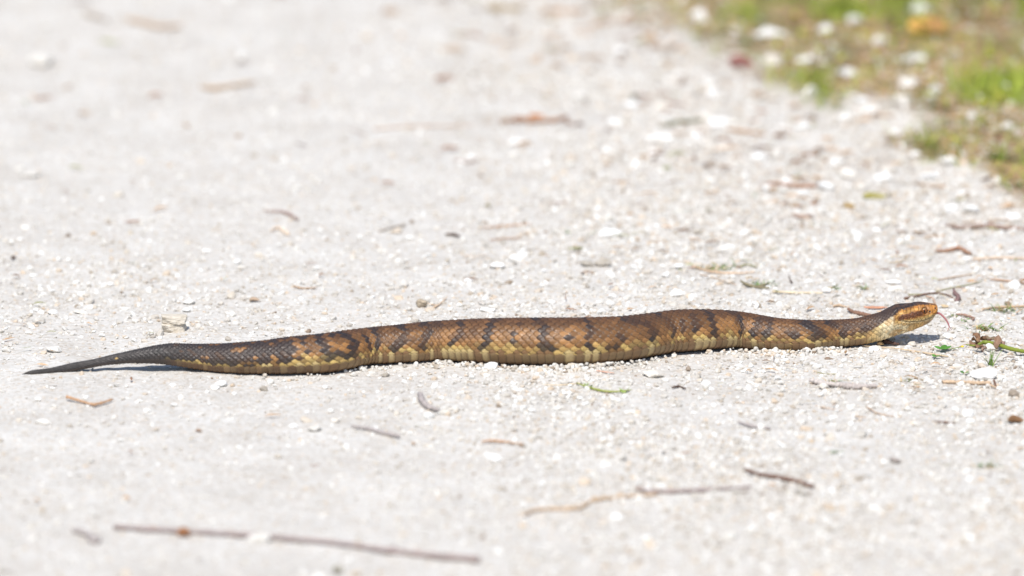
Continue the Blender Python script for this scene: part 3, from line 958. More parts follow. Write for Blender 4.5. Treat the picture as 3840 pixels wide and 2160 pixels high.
# loose pebbles that the photograph shows one by one
ZONES = [(0, 600, 900, 1280, 20, 'loose pebbles on the packed road at left'),
         (600, 1500, 850, 1230, 22, 'loose pebbles above the rear body'),
         (1500, 2500, 900, 1170, 26, 'loose pebbles behind the middle of the snake'),
         (2700, 3840, 760, 1120, 32, 'loose pebbles behind the neck'),
         (0, 1300, 1420, 1700, 20, 'loose pebbles in front of the tail'),
         (1300, 2600, 1400, 1640, 26, 'loose pebbles in front of the middle'),
         (2600, 3840, 1330, 1600, 30, 'loose pebbles in front of the neck'),
         (2300, 3840, 180, 740, 52, 'rounded white stones below the weedy verge')]
LM = {'the dark red leaf': (2780, 250), 'the white stone beneath the thatch': (3040, 345), 'the bright round stone': (3375, 375), 'the wide flat white stone': (3250, 415), 'the dark greenish twig': (2560, 460),
      'the broad upper white stone': (2693, 455), 'the blurred straw bundle': (2800, 492), 'the ragged-edge white stone': (3560, 600), 'the leafy green clump': (3757, 620), 'the olive dead leaf': (3280, 735), 'the flat white verge stone': (3020, 225),
      'the tip of the tail': (85, 1400), 'the two-tier cream block': (650, 1230), 'the bent orange-brown twig': (345, 1505), 'the long flat foreground stone': (160, 1592),
      'the curved brown husk': (1145, 1075), 'the hollow nutshell': (1580, 1140), 'the curved brown twig': (1060, 795), 'the pale orange straw': (1900, 846),
      'the shaded white stone': (1865, 1000), 'the weathered grey stones': (2230, 985), 'the dark fleck of bark': (1692, 880), 'the dark mossy twig': (2830, 1068),
      'the bright standalone block': (2730, 930), 'the dry grass strip': (2690, 1005), 'the knobbly purple stub': (3584, 1105), 'the rust coloured stick': (3570, 938), 'the long brown stick': (3680, 850),
      'the reddish lone stick': (2976, 693), 'the dark curl of bark': (3010, 810), 'the snout': (3514, 1165), 'the curved grey twig': (1610, 1510), 'the straight grey twig': (1410, 1617),
      'the orange straw wisp': (1885, 1660), 'the green leafy sprig': (2260, 1455), 'the large bright front stone': (2450, 1405), 'the angular vent stone': (826, 1440),
      'the shadowed grey stone': (988, 1455), 'the belly chip': (1748, 1350), 'the pale driftwood': (3130, 1440), 'the tiny clover': (3536, 1318), 'the withered plant': (3690, 1290),
      'the largest right-hand stone': (3690, 1410), 'the slender tan stem': (3400, 1315), 'the crooked dark twig': (2920, 1790), 'the small grey twig': (2830, 1595), 'the right-edge leaf': (3810, 1583),
      'the lower right sprout': (3700, 1740), 'the crumbly grey stub': (310, 1990), 'the tail shadow': (480, 1372), 'the thin slanting straw': (1470, 855), 'the flat left-edge stone': (110, 655)}
ORD = ['', 'second ', 'third ', 'fourth ', 'fifth ', 'sixth ', 'seventh ', 'eighth ', 'ninth ', 'tenth ', 'eleventh ', 'twelfth ']


def lm_of(x, y, LM):
    nm_, (lx_, ly_) = min(LM.items(), key=lambda t: (t[1][0] - x) ** 2 + ((t[1][1] - y) * 2.2) ** 2)
    dx, dy = x - lx_, (y - ly_) * 2.2
    side = ('right of' if dx > 0 else 'left of') if abs(dx) > abs(dy) else ('just in front of' if dy > 0 else 'just behind')
    return nm_, side, math.hypot(dx, dy)


def name_by_landmarks(objs, LM, noun):
    """objs: (object, px, py, adjective). Each gets a label from its nearest landmark, its side and its rank there."""
    buckets = {}
    for o, x, y, adj in objs:
        nm_, side, d_ = lm_of(x, y, LM)
        buckets.setdefault((nm_, side), []).append((d_, o, adj))
    for (nm_, side), lst in buckets.items():
        lst.sort(key=lambda t: t[0])
        for r_, (_, o, adj) in enumerate(lst):
            o['label'] = (ORD[r_] + 'nearest ' if len(lst) > 1 else '').replace('second nearest', 'second nearest') + adj + ' ' + noun + ' ' + side + ' ' + nm_


pebs = []; cnt_in = {}
for xa, xb, ya, yb, cnt, grp in ZONES:
    c = 0
    tries = 0
    while c < cnt and tries < 3000:
        tries += 1
        x = random.uniform(xa, xb); y = random.uniform(ya, yb)
        key_ = lm_of(x, y, LM)[:2]
        if cnt_in.get(key_, 0) >= 4: continue
        g = ray_z(x, y, 0.0)[0]
        if spine_clear(g[0], g[1]) < 0.012 or (grassy(g[0], g[1]) > 0.3 and (ya != 180 or random.random() < .75)): continue
        cnt_in[key_] = cnt_in.get(key_, 0) + 1
        w = random.choice([18, 20, 22, 24, 27, 31, 36]) if ya != 180 else random.uniform(34, 80)
        o = stone(x, y, w, 'x', random.uniform(.4, .7), random.uniform(.7, 1), 0.22, name='pebble', cat='pebble', group=grp, lo=True)
        pebs.append((o, x, y, 'tiny white' if w < 22 else ('small white' if w < 30 else ('larger white' if w < 45 else 'rounded white'))))
        c += 1
name_by_landmarks(pebs, LM, 'pebble')


# ------------------------------------------------------------------ twigs, straws, bark, leaves
def gpts(pts, lift):
    out_ = []
    for k, p in enumerate(pts):
        l = lift[k] if isinstance(lift, (list, tuple)) else lift
        g = ray_z(p[0], p[1], 0.0)[0]
        z = float(H(g[0], g[1])) + l
        out_.append(ray_z(p[0], p[1], z)[0])
    return np.array(out_)


def K(*pts):
    return [(x * k_, y * k_) for x, y in pts]


def twig(pts, r, color, label, cat='twig', name='twig', lift=None, side=None, group=None, knob=.16, flat=1.0, seed=None, mt=None):
    """pts in photograph pixels; r radii in metres; side: list of extra branches"""
    seed = seed if seed is not None else random.randrange(9999)
    r = [q * .84 for q in r]; lum_ = sum(color) / 3; color = tuple(min(.8, (q * .78 + lum_ * .22) * 1.3) for q in color); knob = knob * 1.5
    lift = lift if lift is not None else max(r) * 0.75 + 0.0010
    G = gpts(pts, lift)
    parts = []
    tb_ = tube(G, r, 12 + 8 * len(pts), 8, seed, knob, flat)
    parts.append((*tb_, color))
    for spts, sr in (side or []):
        parts.append((*tube(gpts(spts, lift), sr, 16, 6, seed + 1, knob), color))
    V, Fs, Cc = merge(parts)
    rg = np.random.default_rng(seed)
    Cc = Cc * (1 + 0.25 * (rg.random((len(V), 1)) - 0.5))
    loc = G[len(G) // 2].copy(); loc[2] -= lift if not isinstance(lift, (list, tuple)) else min(lift)
    o = build(name, shift(V, loc), Fs, mt or M_WOOD, smooth=True, cols=Cc)
    o.location = loc
    return tag(o, label, cat, group)


GREY = (.34, .29, .27); MAUVE = (.30, .22, .20); BROWN = (.17, .085, .05); RUST = (.34, .17, .09); TAN = (.50, .34, .20); STRAW = (.66, .50, .30); ORNG = (.47, .25, .11)
DKB = (.09, .05, .035); GRN = (.17, .22, .06); OLV = (.30, .27, .11)

lt = twig(K((285, 1325), (460, 1336), (620, 1345), (850, 1366), (985, 1386), (1205, 1408)), [.0026, .0024, .0022, .0024, .003, .0036], MAUVE,
          'long thin grey-mauve twig lying across the left foreground', side=[(K((980, 1385), (992, 1374)), [.002, .001])])
loc0 = np.array(lt.location)
G = gpts(K((452, 1342), (462, 1336), (472, 1342)), .004)
Vb, Qb, Tb = tube(G, [.0028, .0042, .0022], 12, 8, 5, .2)
build('bud', shift(Vb, loc0), [Qb, Tb], M_WOOD, lt, True, cols=np.tile(c3_(.36, .17, .08), (len(Vb), 1)))
twig(K((183, 1333), (210, 1339), (236, 1350)), [.0022, .003, .002], GREY, 'short grey stub with a crumbly end, left of the long foreground twig', side=[(K((225, 1352), (236, 1362), (246, 1356)), [.003, .0035])])
twig(K((168, 998), (200, 1008), (235, 1018)), [.0018, .0014, .0014], ORNG, 'bent orange-brown twig forming a shallow V below the tail', lift=[.004, .003, .0025], side=[(K((235, 1018), (260, 1012), (283, 1004)), [.0014, .0009])])
twig(K((1056, 990), (1064, 1012), (1080, 1024), (1104, 1031)), [.0032, .0034, .003, .0016], GREY, 'curved smooth grey twig in front of the snake middle')
twig(K((885, 1071), (925, 1078), (960, 1088), (1005, 1097)), [.0015, .002, .003, .0018], GREY, 'straight grey-brown twig left of the curved grey twig')
twig(K((1212, 1110), (1245, 1108), (1320, 1117)), [.0016, .0026, .0006], ORNG, 'orange tapering straw wisp in the centre foreground', flat=.5)
twig(K((1310, 1300), (1350, 1282), (1450, 1278), (1492, 1258), (1560, 1250), (1655, 1243)), [.0012, .0016, .0022, .0022, .002, .0012], TAN, 'long pale wavy root in the right foreground', knob=.25)
twig(K((1598, 1228), (1650, 1236), (1750, 1233), (1892, 1224)), [.0018, .0022, .0022, .0012], MAUVE, 'straight mauve twig touching the end of the pale wavy root')
twig(K((1875, 1180), (1905, 1192), (1940, 1198), (1990, 1207), (2046, 1224)), [.002, .0018, .0026, .0024, .0022], BROWN, 'dark brown crooked twig in the right foreground')
twig(K((1858, 1062), (1885, 1070), (1938, 1078)), [.001, .0018, .0014], GREY, 'small grey twig in front of the forebody, above the crooked one')
twig(K((2038, 956), (2070, 964), (2112, 968)), [.002, .0034, .0028], (.46, .40, .36), 'pale grey piece of driftwood below the neck, left half', lift=.003)
twig(K((2112, 968), (2150, 972), (2205, 970)), [.0034, .0036, .0018], (.40, .34, .31), 'grey rough piece of driftwood below the neck, right half', lift=.003)
twig(K((2370, 960), (2430, 962), (2492, 964)), [.0018, .002, .0024], TAN, 'tan stick lying left of the largest white stone at right', side=[(K((2478, 962), (2505, 975)), [.0012, .0008])])
twig(K((2494, 950), (2502, 962), (2506, 974)), [.0012, .0014, .001], BROWN, 'short upright brown twig below the largest white stone', side=[(K((2488, 962), (2504, 974)), [.0006, .0005])])
twig(K((2378, 565), (2420, 572), (2480, 568), (2530, 573), (2600, 578)), [.0018, .0024, .0034, .0026, .0026], (.30, .20, .15), 'long brown stick at the right edge, halfway up', side=[(K((2494, 570), (2492, 561)), [.003, .0022])])
twig(K((2350, 631), (2385, 630), (2412, 624), (2440, 638)), [.0012, .0022, .0026, .002], RUST, 'rust coloured stick right of centre behind the head', knob=.25)
twig(K((2284, 741), (2330, 739), (2380, 727), (2440, 715), (2470, 706)), [.0008, .0008, .0008, .0007, .0006], OLV, 'thin olive grass stem arching behind the head', knob=.05)
twig(K((2276, 751), (2310, 744), (2345, 737), (2380, 741), (2398, 750)), [.0016, .0012, .001, .001, .001], BROWN, 'thin dark brown twig crossing the olive stem behind the head')
twig(K((2399, 726), (2402, 738), (2410, 746), (2408, 757)), [.0012, .0022, .003, .0028], (.20, .11, .10), 'knobbly purple-brown stub standing behind the head')
twig(K((1912, 461), (1960, 462), (2010, 468), (2082, 467)), [.001, .002, .0034, .0022], RUST, 'reddish stick lying alone in the upper right gravel')
twig(K((1660, 316), (1710, 308), (1776, 299)), [.0014, .003, .0018], (.20, .19, .10), 'dark greenish twig in the upper middle')
twig(K((1255, 306), (1285, 302), (1310, 300), (1350, 304), (1400, 301), (1425, 294)), [.001, .002, .0045, .003, .0026, .0018], (.36, .18, .09), 'scrap of red-brown bark in the upper middle', knob=.3)
twig(K((1425, 294), (1428, 308), (1458, 314)), [.0022, .0016, .0012], (.30, .18, .13), 'crooked small twig at the right end of the bark scrap')
twig(K((940, 325), (990, 320), (1060, 317), (1190, 316)), [.0012, .0016, .0014, .001], (.52, .38, .28), 'long pale thin twig blurred left of the bark scrap')
twig(K((505, 218), (540, 221), (580, 216), (640, 206)), [.002, .0032, .0026, .002], (.44, .30, .18), 'brown frayed stick blurred at upper left')
twig(K((322, 49), (370, 58), (400, 66), (455, 63)), [.004, .0036, .003, .003], (.46, .33, .22), 'tan frayed stick near the top left edge')
twig(K((215, 32), (240, 38), (268, 48)), [.005, .004, .003], (.42, .36, .30), 'dull brown clod near the top left corner')
twig(K((738, 719), (755, 724), (775, 725), (798, 722)), [.0009, .0014, .0014, .0006], (.38, .22, .10), 'small curved brown husk on the road above the rear body', flat=.6)
twig(K((665, 532), (700, 531), (722, 536), (748, 551)), [.0008, .0012, .002, .0016], (.32, .20, .16), 'curved brown twig above the rear body, blurred')
twig(K((680, 580), (700, 572), (726, 590)), [.001, .0018, .0022], (.66, .50, .36), 'faint tan curl below the curved brown twig')
twig(K((953, 582), (985, 572), (1020, 565)), [.0008, .0012, .0012], (.34, .27, .20), 'thin grey-brown straw slanting left of the snake middle')
twig(K((1120, 589), (1140, 590), (1155, 594)), [.001, .002, .0012], DKB, 'short dark fleck of bark behind the middle of the snake')
twig(K((1205, 573), (1260, 569), (1335, 562)), [.0008, .0018, .0014], ORNG, 'pale orange straw behind the middle of the snake', flat=.5)
twig(K((1232, 604), (1270, 600), (1310, 598)), [.0008, .0012, .0008], (.42, .27, .18), 'thin brown straw just below the pale orange straw')
tw = twig(K((1084, 776), (1098, 770), (1114, 758), (1124, 748)), [.0014, .0011, .0008, .0005], (.56, .38, .22), 'forked tan rootlet beside the hollow nutshell', side=[(K((1098, 768), (1076, 763)), [.0006, .0005])])
twig(K((1145, 402), (1175, 408), (1205, 400)), [.0012, .0016, .001], (.38, .26, .20), 'short blurred twig above the pale thin straw')
twig(K((1862, 670), (1880, 665), (1904, 672)), [.001, .0012, .0008], OLV, 'olive straw end right of the dry grass strip')
twig(K((2133, 777), (2150, 786), (2170, 790), (2196, 795)), [.0014, .0026, .0024, .0018], (.24, .12, .07), 'dark brown twig lying behind the neck')
twig(K((2095, 770), (2110, 768), (2128, 772)), [.0010, .0016, .001], TAN, 'short tan twig behind the neck, left of the dark one')
twig(K((2360, 962 - 258), (2400, 697), (2445, 690)), [.0008, .001, .0006], (.40, .26, .15), 'thin brown strand right of the olive stem')
twig(K((2330, 745), (2345, 750), (2352, 762)), [.001, .0014, .001], (.46, .30, .20), 'tiny forked twig close behind the head')
twig(K((2405, 790), (2425, 792), (2450, 800), (2440, 807)), [.0008, .0016, .0012, .001], (.32, .18, .12), 'brown shredded twig right of the tongue')
twig(K((2470, 778), (2520, 772), (2580, 770)), [.0012, .0014, .0012], TAN, 'tan stick lying along the grass tuft at the right edge')
twig(K((1760, 690), (1800, 700), (1850, 716)), [.0006, .0008, .0006], (.50, .36, .24), 'thin tan straw left of the mossy twig')
twig(K((1862, 706), (1880, 716), (1905, 722), (1935, 724)), [.0008, .002, .0018, .001], (.22, .18, .09), 'dark mossy twig behind the arched body', side=[(K((1905, 720), (1940, 712)), [.001, .0006])])
twig(K((1740, 668), (1790, 683), (1850, 687), (1900, 684)), [.001, .0018, .0016, .0008], (.62, .40, .22), 'orange-tan dry stalk behind the arched body', flat=.6)
twig(K((1943, 733), (2000, 736), (2070, 737)), [.0014, .0014, .001], (.68, .52, .32), 'pale straw lying flat behind the forebody')
twig(K((1985, 690), (1986, 700), (1992, 712)), [.0004, .0008, .001], DKB, 'tiny upright dark stem behind the forebody')
twig(K((2200, 848), (2225, 858), (2240, 862), (2262, 866)), [.001, .0028, .0022, .0012], (.10, .05, .035), 'dark brown twig lying in the shadow under the head')
twig(K((2055, 858 + 78), (2075, 940), (2110, 941)), [.0005, .0006, .0005], OLV, 'hair-thin olive stem below the neck bend')
twig(K((2170, 870), (2250, 876), (2330, 888), (2385, 897)), [.0005, .0007, .0012, .0008], (.52, .38, .22), 'slender tan grass stem in front of the head shadow', knob=.08)
twig(K((1500, 932), (1520, 935), (1545, 938)), [.001, .0016, .0008], (.60, .30, .18), 'pinkish bark sliver in front of the middle of the snake', flat=.4)
twig(K((1690, 975), (1706, 972), (1725, 977)), [.0008, .0014, .0008], DKB, 'small dark twig in front of the forebody')
twig(K((1460, 963), (1420, 968), (1370, 968)), [.0006, .0006, .0004], STRAW, 'thin straw running left from the green sprig')
twig(K((2050, 1020), (2080, 1027), (2120, 1033)), [.0004, .0006, .0004], (.5, .36, .26), 'fine curved rootlet below the driftwood')
twig(K((2350, 1060), (2375, 1062), (2402, 1065)), [.0008, .0018, .001], BROWN, 'small brown sliver at right, below the driftwood', flat=.6)
twig(K((2180, 1024), (2210, 1040), (2250, 1048)), [.0008, .0008, .0005], (.46, .30, .18), 'thin forked brown straw at lower right')
twig(K((2240, 1152), (2252, 1158), (2266, 1160)), [.0016, .003, .0016], (.30, .25, .22), 'short grey-brown chip at lower right')
twig(K((1700, 405), (1740, 402), (1790, 390)), [.0008, .001, .0006], (.56, .42, .30), 'faint straw above the slender reddish stick')
twig(K((1830, 325), (1870, 330), (1925, 337)), [.0012, .003, .0016], (.46, .28, .15), 'blurred brown straw bundle in the upper right gravel')
twig(K((1160, 640), (1190, 646), (1225, 640)), [.0008, .0008, .0005], (.6, .48, .36), 'faint straw behind the middle, near the white stones')
twig(K((2300, 610 - 150), (2340, 468), (2380, 466)), [.0012, .0026, .0014], (.40, .28, .18), 'blurred brown stick in the gravel at upper right')
twig(K((1995, 540), (2018, 546), (2045, 543)), [.0014, .0032, .0014], (.38, .24, .17), 'dark curl of bark behind the forebody')
twig(K((2225, 655), (2260, 660), (2290, 640)), [.0006, .0008, .0006], (.5, .36, .2), 'thin bent straw above the head')
twig(K((2420, 560), (2470, 556), (2540, 552)), [.0010, .0016, .0012], (.44, .32, .22), 'pale brown stick just above the long stick at right')
twig(K((2440, 652), (2510, 648), (2590, 650)), [.0010, .0016, .0012], (.60, .44, .30), 'long tan straw at the right edge behind the head')
twig(K((2490, 702), (2530, 706), (2590, 714)), [.001, .0014, .0012], (.44, .27, .16), 'brown straw running off the right edge behind the grass tuft')
twig(K((2350, 1062 - 478), (2352, 590), (2356, 596)), [.0006, .001, .0006], DKB, 'tiny dark fleck right of the reddish stick')

# nutshell with a dark hole: hollow bowl resting on the road
def bowl(px, py, w, label):
    g = ray_z(px, py, 0)[0]
    nu, nv = 24, 10
    V = []
    for shell, s in ((0, 1.0), (1, 0.82)):
        for i_ in range(nv + 1):
            th = math.pi * 0.20 + (math.pi * 0.797) * i_ / nv
            for j_ in range(nu):
                la = 2 * math.pi * j_ / nu
                rj = s * (1 + 0.10 * math.sin(3 * la + 1) + 0.06 * math.sin(5 * la + th * 3))
                V.append((math.sin(th) * math.cos(la) * rj, math.cos(th) * rj, math.sin(th) * math.sin(la) * rj * 0.85))
    V = np.array(V); k = np.arange(2 * (nv + 1) * nu).reshape(2, nv + 1, nu); kn = np.roll(k, -1, 2)
    Q = []
    for s in range(2):
        q = np.stack([k[s, :-1], kn[s, :-1], kn[s, 1:], k[s, 1:]], -1).reshape(-1, 4)
        Q.append(q if s == 0 else q[:, ::-1])
    Q.append(np.stack([k[0, -1], kn[0, -1], kn[1, -1], k[1, -1]], -1)); Q.append(np.stack([k[0, 0], k[1, 0], kn[1, 0], kn[0, 0]], -1))
    V[:, 1] *= -1
    r = w * MPP / 2
    R = np.array([[1, 0, 0], [0, .9, -.4], [0, .4, .9]])
    V = (V @ R.T) * r
    V[:, 1] = -V[:, 1]
    cols = np.tile(c3_(.46, .38, .28), (len(V), 1)); cols[(nv + 1) * nu:] = c3_(.26, .20, .14)
    o = build('nutshell', V, Q, M_LEAF, smooth=True, cols=cols)
    o.location = (g[0], g[1] + r * .8, float(H(g[0], g[1])) + r * 0.72)
    return tag(o, label, 'nutshell')


bowl(1060 * k_, 770 * k_, 44, 'hollow tan nutshell with a dark hole, on the road behind the snake')


def leaf(px, py, w, color, label, hx_=0.35, curl=0.25, cat='leaf', name='dead_leaf', rz=0.0, tilt=0.15, pale=None, group=None, lift=0.001, mt=None):
    """a thin curled leaf with midrib and real thickness"""
    g = ray_z(px, py, 0)[0]
    L = w * MPP * (D + g[1]) / (D - .2)
    n1_, n2_ = 14, 7
    u = np.linspace(-1, 1, n1_); v = np.linspace(-1, 1, n2_)
    UU, VV = np.meshgrid(u, v, indexing='ij')
    wid = hx_ * np.sqrt(np.clip(1 - UU ** 2, 0.01, 1)) * (1 - 0.25 * UU)
    X = UU * L / 2; Yv = VV * wid * L / 2
    Z = curl * L * (0.35 * (VV * wid) ** 2 * 4 + 0.30 * np.abs(UU) ** 2.2 * 0.5) + 0.006 * L * np.sin(UU * 9 + VV * 4)
    Zb = Z - 0.02 * L
    V = np.concatenate([np.stack([X, Yv, Z], -1).reshape(-1, 3), np.stack([X, Yv, Zb], -1).reshape(-1, 3)])
    k = np.arange(n1_ * n2_).reshape(n1_, n2_); o2 = n1_ * n2_
    q1 = np.stack([k[:-1, :-1], k[1:, :-1], k[1:, 1:], k[:-1, 1:]], -1).reshape(-1, 4)
    rim = np.concatenate([k[:, 0], k[-1, 1:], k[::-1, -1][1:], k[0, ::-1][1:-1]])
    rn = np.roll(rim, -1)
    q3 = np.stack([rim, rim + o2, rn + o2, rn], -1)
    cz, sz = math.cos(rz), math.sin(rz)
    Rm = np.array([[cz, -sz, 0], [sz, cz, 0], [0, 0, 1]]) @ np.array([[1, 0, 0], [0, math.cos(tilt), -math.sin(tilt)], [0, math.sin(tilt), math.cos(tilt)]])
    V = V @ Rm.T
    cols = np.tile(np.array(color, float), (len(V), 1))
    vv = np.tile(VV.ravel(), 2); uu = np.tile(UU.ravel(), 2)
    cols *= (1 - 0.3 * np.exp(-(vv / 0.2) ** 2))[:, None]
    if pale is not None:
        cols = np.where((uu < -0.1)[:, None], np.array(pale), cols)
    V[:, 2] -= V[:, 2].min()
    o = build(name, V, [q1, q1[:, ::-1] + o2, q3], mt or M_LEAF, smooth=True, cols=cols)
    o.location = (g[0], g[1] + abs(V[:, 1]).max() * .5, float(H(g[0], g[1])) + lift)
    return tag(o, label, cat, group)


leaf(2340 * k_, 108 * k_, 170, (.42, .22, .08), 'large orange dead leaf in the grass at upper right', .5, .5, tilt=.55, pale=(.62, .36, .10), lift=.006)
leaf(1866 * k_, 168 * k_, 100, (.28, .12, .10), 'dark red dead leaf on the gravel below the grass', .6, .5, tilt=.5)
leaf(2203 * k_, 782 * k_, 90, (.62, .30, .18), 'salmon coloured leaf strip behind the neck', .16, .1, tilt=.3)
leaf(2375 * k_, 782 * k_, 36, (.62, .48, .30), 'small tan leaf just right of the snout', .5, .3, tilt=.4)
leaf(2556 * k_, 1062 * k_, 62, (.24, .13, .06), 'curled brown leaf cut by the right edge', .5, 1.0, tilt=.4)
leaf(132 * k_, 886 * k_, 24, (.60, .30, .05), 'orange leaf scrap leaning on the white stone above the tail', .5, .4, rz=.9, tilt=.9, lift=.003)
leaf(1460 * k_, 911 * k_, 22, (.36, .22, .08), 'small brown bud tucked under the belly beside a white stone', .6, .9, tilt=.8)
leaf(1872 * k_, 866 * k_, 20, (.66, .42, .20), 'amber chip in front of the neck', .7, .6)
leaf(2215 * k_, 868 * k_, 28, (.66, .44, .22), 'amber pebble-like husk below the neck by the dark twig', .7, .7)
leaf(2200 * k_, 500 * k_, 90, (.36, .32, .10), 'olive brown dead leaf at right in the upper gravel', .4, .6, tilt=.5)
leaf(2136 * k_, 520 * k_, 50, (.42, .28, .10), 'brownish leaf scrap left of the olive leaf', .5, .6, tilt=.5)
leaf(2450 * k_, 418 * k_, 60, (.40, .33, .15), 'yellowish leaf at the end of the grass edge', .4, .6, tilt=.4)
leaf(1270 * k_, 30 * k_, 150, (.34, .24, .12), 'brown leaf at the top edge in the middle', .25, .4, tilt=.4)
leaf(1420 * k_, 32 * k_, 160, (.50, .32, .20), 'tan bark strip at the top edge, right of the brown leaf', .2, .3, tilt=.3)
leaf(1350 * k_, 302 * k_, 60, (.52, .24, .11), 'orange leaf piece lying on the bark scrap', .4, .5, tilt=.5, lift=.004)
leaf(1596 * k_, 247 * k_, 26, (.16, .16, .09), 'small dark blob of dead leaf in the upper middle', .7, .8, tilt=.6)
leaf(640 * k_, 1358 * k_ - 900, 40, (.46, .34, .24), 'faint brown crumb on the upper left road', .6, .5)
leaf(1228 * k_, 516 * k_, 26, (.36, .30, .16), 'small olive crumb on the road above the middle', .6, .6)
leaf(500 * k_, 1085 * k_, 26, (.40, .27, .18), 'brown crumb in the left foreground', .6, .6)
leaf(318 * k_, 1256 * k_, 30, (.64, .40, .22), 'small orange crumb in the left foreground near the long twig', .6, .6)
leaf(850 * k_, 1440 * k_, 46, (.32, .29, .22), 'dark crumb at the bottom edge', .6, .8, tilt=.6)
leaf(35 * k_, 656 * k_, 26, (.16, .12, .10), 'dark crumb at the left edge above the tail', .6, .8, tilt=.6)

# rotting leaf cluster with green stalk at right
rc = ray_z(3690, 1300, 0)[0]; rc[2] = float(H(rc[0], rc[1]))
wp = empty('withered_plant', rc, 'withered plant with thick green stalk and rotting brown leaves, right of the snake head', 'plant')
Gs = gpts([(3622, 1292), (3660, 1296), (3690, 1284), (3740, 1292), (3790, 1308), (3860, 1322)], .006)
V, Q, Tt = tube(Gs, [.0005, .0010, .0021, .0022, .0021, .0019], 40, 10, 77, .05)
build('stalk', shift(V, rc), [Q, Tt], M_PLANT, wp, True, cols=np.tile(c3_(.22, .26, .035), (len(V), 1)))
rgl = np.random.default_rng(5)
for k, (x, y, w, cc_) in enumerate([(3668, 1262, 34, (.24, .13, .07)), (3662, 1280, 40, (.30, .18, .10)), (3690, 1272, 36, (.20, .11, .06)), (3720, 1270, 32, (.22, .16, .10)), (3740, 1282, 40, (.28, .17, .11)), (3672, 1300, 28, (.22, .12, .07)), (3690, 1308, 24, (.40, .26, .20)), (3708, 1280, 22, (.12, .05, .03)), (3760, 1288, 26, (.34, .22, .17)), (3650, 1290, 26, (.26, .15, .09))]):
    n1_, n2_ = 9, 6
    UU, VV = np.meshgrid(np.linspace(-1, 1, n1_), np.linspace(-1, 1, n2_), indexing='ij')
    L = w * MPP * 1.45
    Z = np.sqrt(np.clip(1 - VV ** 2, 0, 1)) * .15 * L * (1 - UU ** 2 * .7) + .09 * L * np.sin(UU * 5 + k) + .05 * L * np.sin(VV * 5 + 2 * k)
    V = np.stack([UU * L / 2, VV * L * .24 * np.sqrt(np.clip(1 - UU ** 2, .03, 1)) * (1 + .25 * np.sin(UU * 9 + k)), Z], -1).reshape(-1, 3)
    V2 = V.copy(); V2[:, 2] -= .06 * L
    kq = np.arange(n1_ * n2_).reshape(n1_, n2_)
    q1 = np.stack([kq[:-1, :-1], kq[1:, :-1], kq[1:, 1:], kq[:-1, 1:]], -1).reshape(-1, 4)
    an = rgl.uniform(0, 3); tl_ = rgl.uniform(-.7, .7)
    Rm = np.array([[math.cos(an), -math.sin(an), 0], [math.sin(an), math.cos(an), 0], [0, 0, 1]]) @ np.array([[math.cos(tl_), 0, -math.sin(tl_)], [0, 1, 0], [math.sin(tl_), 0, math.cos(tl_)]])
    Vv = np.vstack([V, V2]) @ Rm.T
    lc = ray_z(x, y, rc[2] + .004 + .005 * rgl.random())[0]
    build('leaf', shift(Vv + lc, rc), [q1, q1[:, ::-1] + n1_ * n2_], M_LEAF, wp, True, cols=np.tile(c3_(*cc_), (len(Vv), 1)))


# grass blades ----------------------------------------------------------
def blades(bx, by, hgt, wid_, lean, az, color, bend=0.6, z0=None, nseg=3):
    """many tapered bent blades as arrays"""
    n_ = len(bx)
    z0 = H(bx, by) if z0 is None else z0
    dx, dy = np.cos(az), np.sin(az)
    wx, wy = -dy, dx
    # twist width direction a bit
    tw_ = np.random.default_rng(n_).uniform(-1.2, 1.2, n_)
    wx2 = wx * np.cos(tw_) + dx * np.sin(tw_); wy2 = wy * np.cos(tw_) + dy * np.sin(tw_)
    Vs = []
    for s in range(nseg + 1):
        t = s / nseg
        la = lean + bend * t * lean
        la = np.clip(la, 0, 1.5)
        r_ = hgt * t
        hx_ = np.sin(la) * r_; hz_ = np.cos(la) * r_ + 0.0005
        w = wid_ * (1 - t) ** 0.7
        cx, cy_, cz = bx + dx * hx_, by + dy * hx_, z0 + hz_
        if s < nseg:
            Vs.append(np.stack([cx - wx2 * w, cy_ - wy2 * w, cz], -1)); Vs.append(np.stack([cx + wx2 * w, cy_ + wy2 * w, cz], -1))
        else:
            Vs.append(np.stack([cx, cy_, cz], -1))
    V = np.stack(Vs, 1)
    m_ = V.shape[1]
    base_ = np.arange(n_)[:, None] * m_
    Q = []
    for s in range(nseg - 1):
        Q.append(base_ + np.array([2 * s, 2 * s + 1, 2 * s + 3, 2 * s + 2])[None])
    Tt = base_ + np.array([2 * nseg - 2, 2 * nseg - 1, 2 * nseg])[None]
    C = np.repeat(color[:, None, :], m_, 1).reshape(-1, 3)
    return V.reshape(-1, 3), np.vstack(Q), Tt, C


def tuft(px, py, wpx, nb, h, label, green=.6, cat='grass tuft', group=None, name='grass_tuft', spread=.5, up=False):
    g = ray_z(px, py, 0)[0]; rg = np.random.default_rng(int(px * 7 + py))
    w = wpx * MPP / 2
    bx = g[0] + rg.normal(0, w * .55, nb); by = g[1] + rg.normal(0, max(w * .4, .004), nb) * spread
    hg = h * rg.uniform(.4, 1.1, nb)
    isg = rg.random(nb) < green
    c_ = np.where(isg[:, None], c3_(.16, .27, .045), c3_(.52, .37, .17)) * rg.uniform(.6, 1.3, (nb, 1))
    lean = rg.uniform(.1, .6, nb) if up else rg.uniform(.7, 1.35, nb)
    V, Q, Tt, C = blades(bx, by, hg, np.full(nb, .0008) * rg.uniform(.6, 1.3, nb), lean, rg.uniform(0, 6.28, nb), c_, .3)
    loc = np.array([g[0], g[1], float(H(g[0], g[1]))])
    o = build(name, shift(V, loc), [Q, Tt], M_PLANT, smooth=False, cols=C)
    o.location = loc
    return tag(o, label, cat, group)


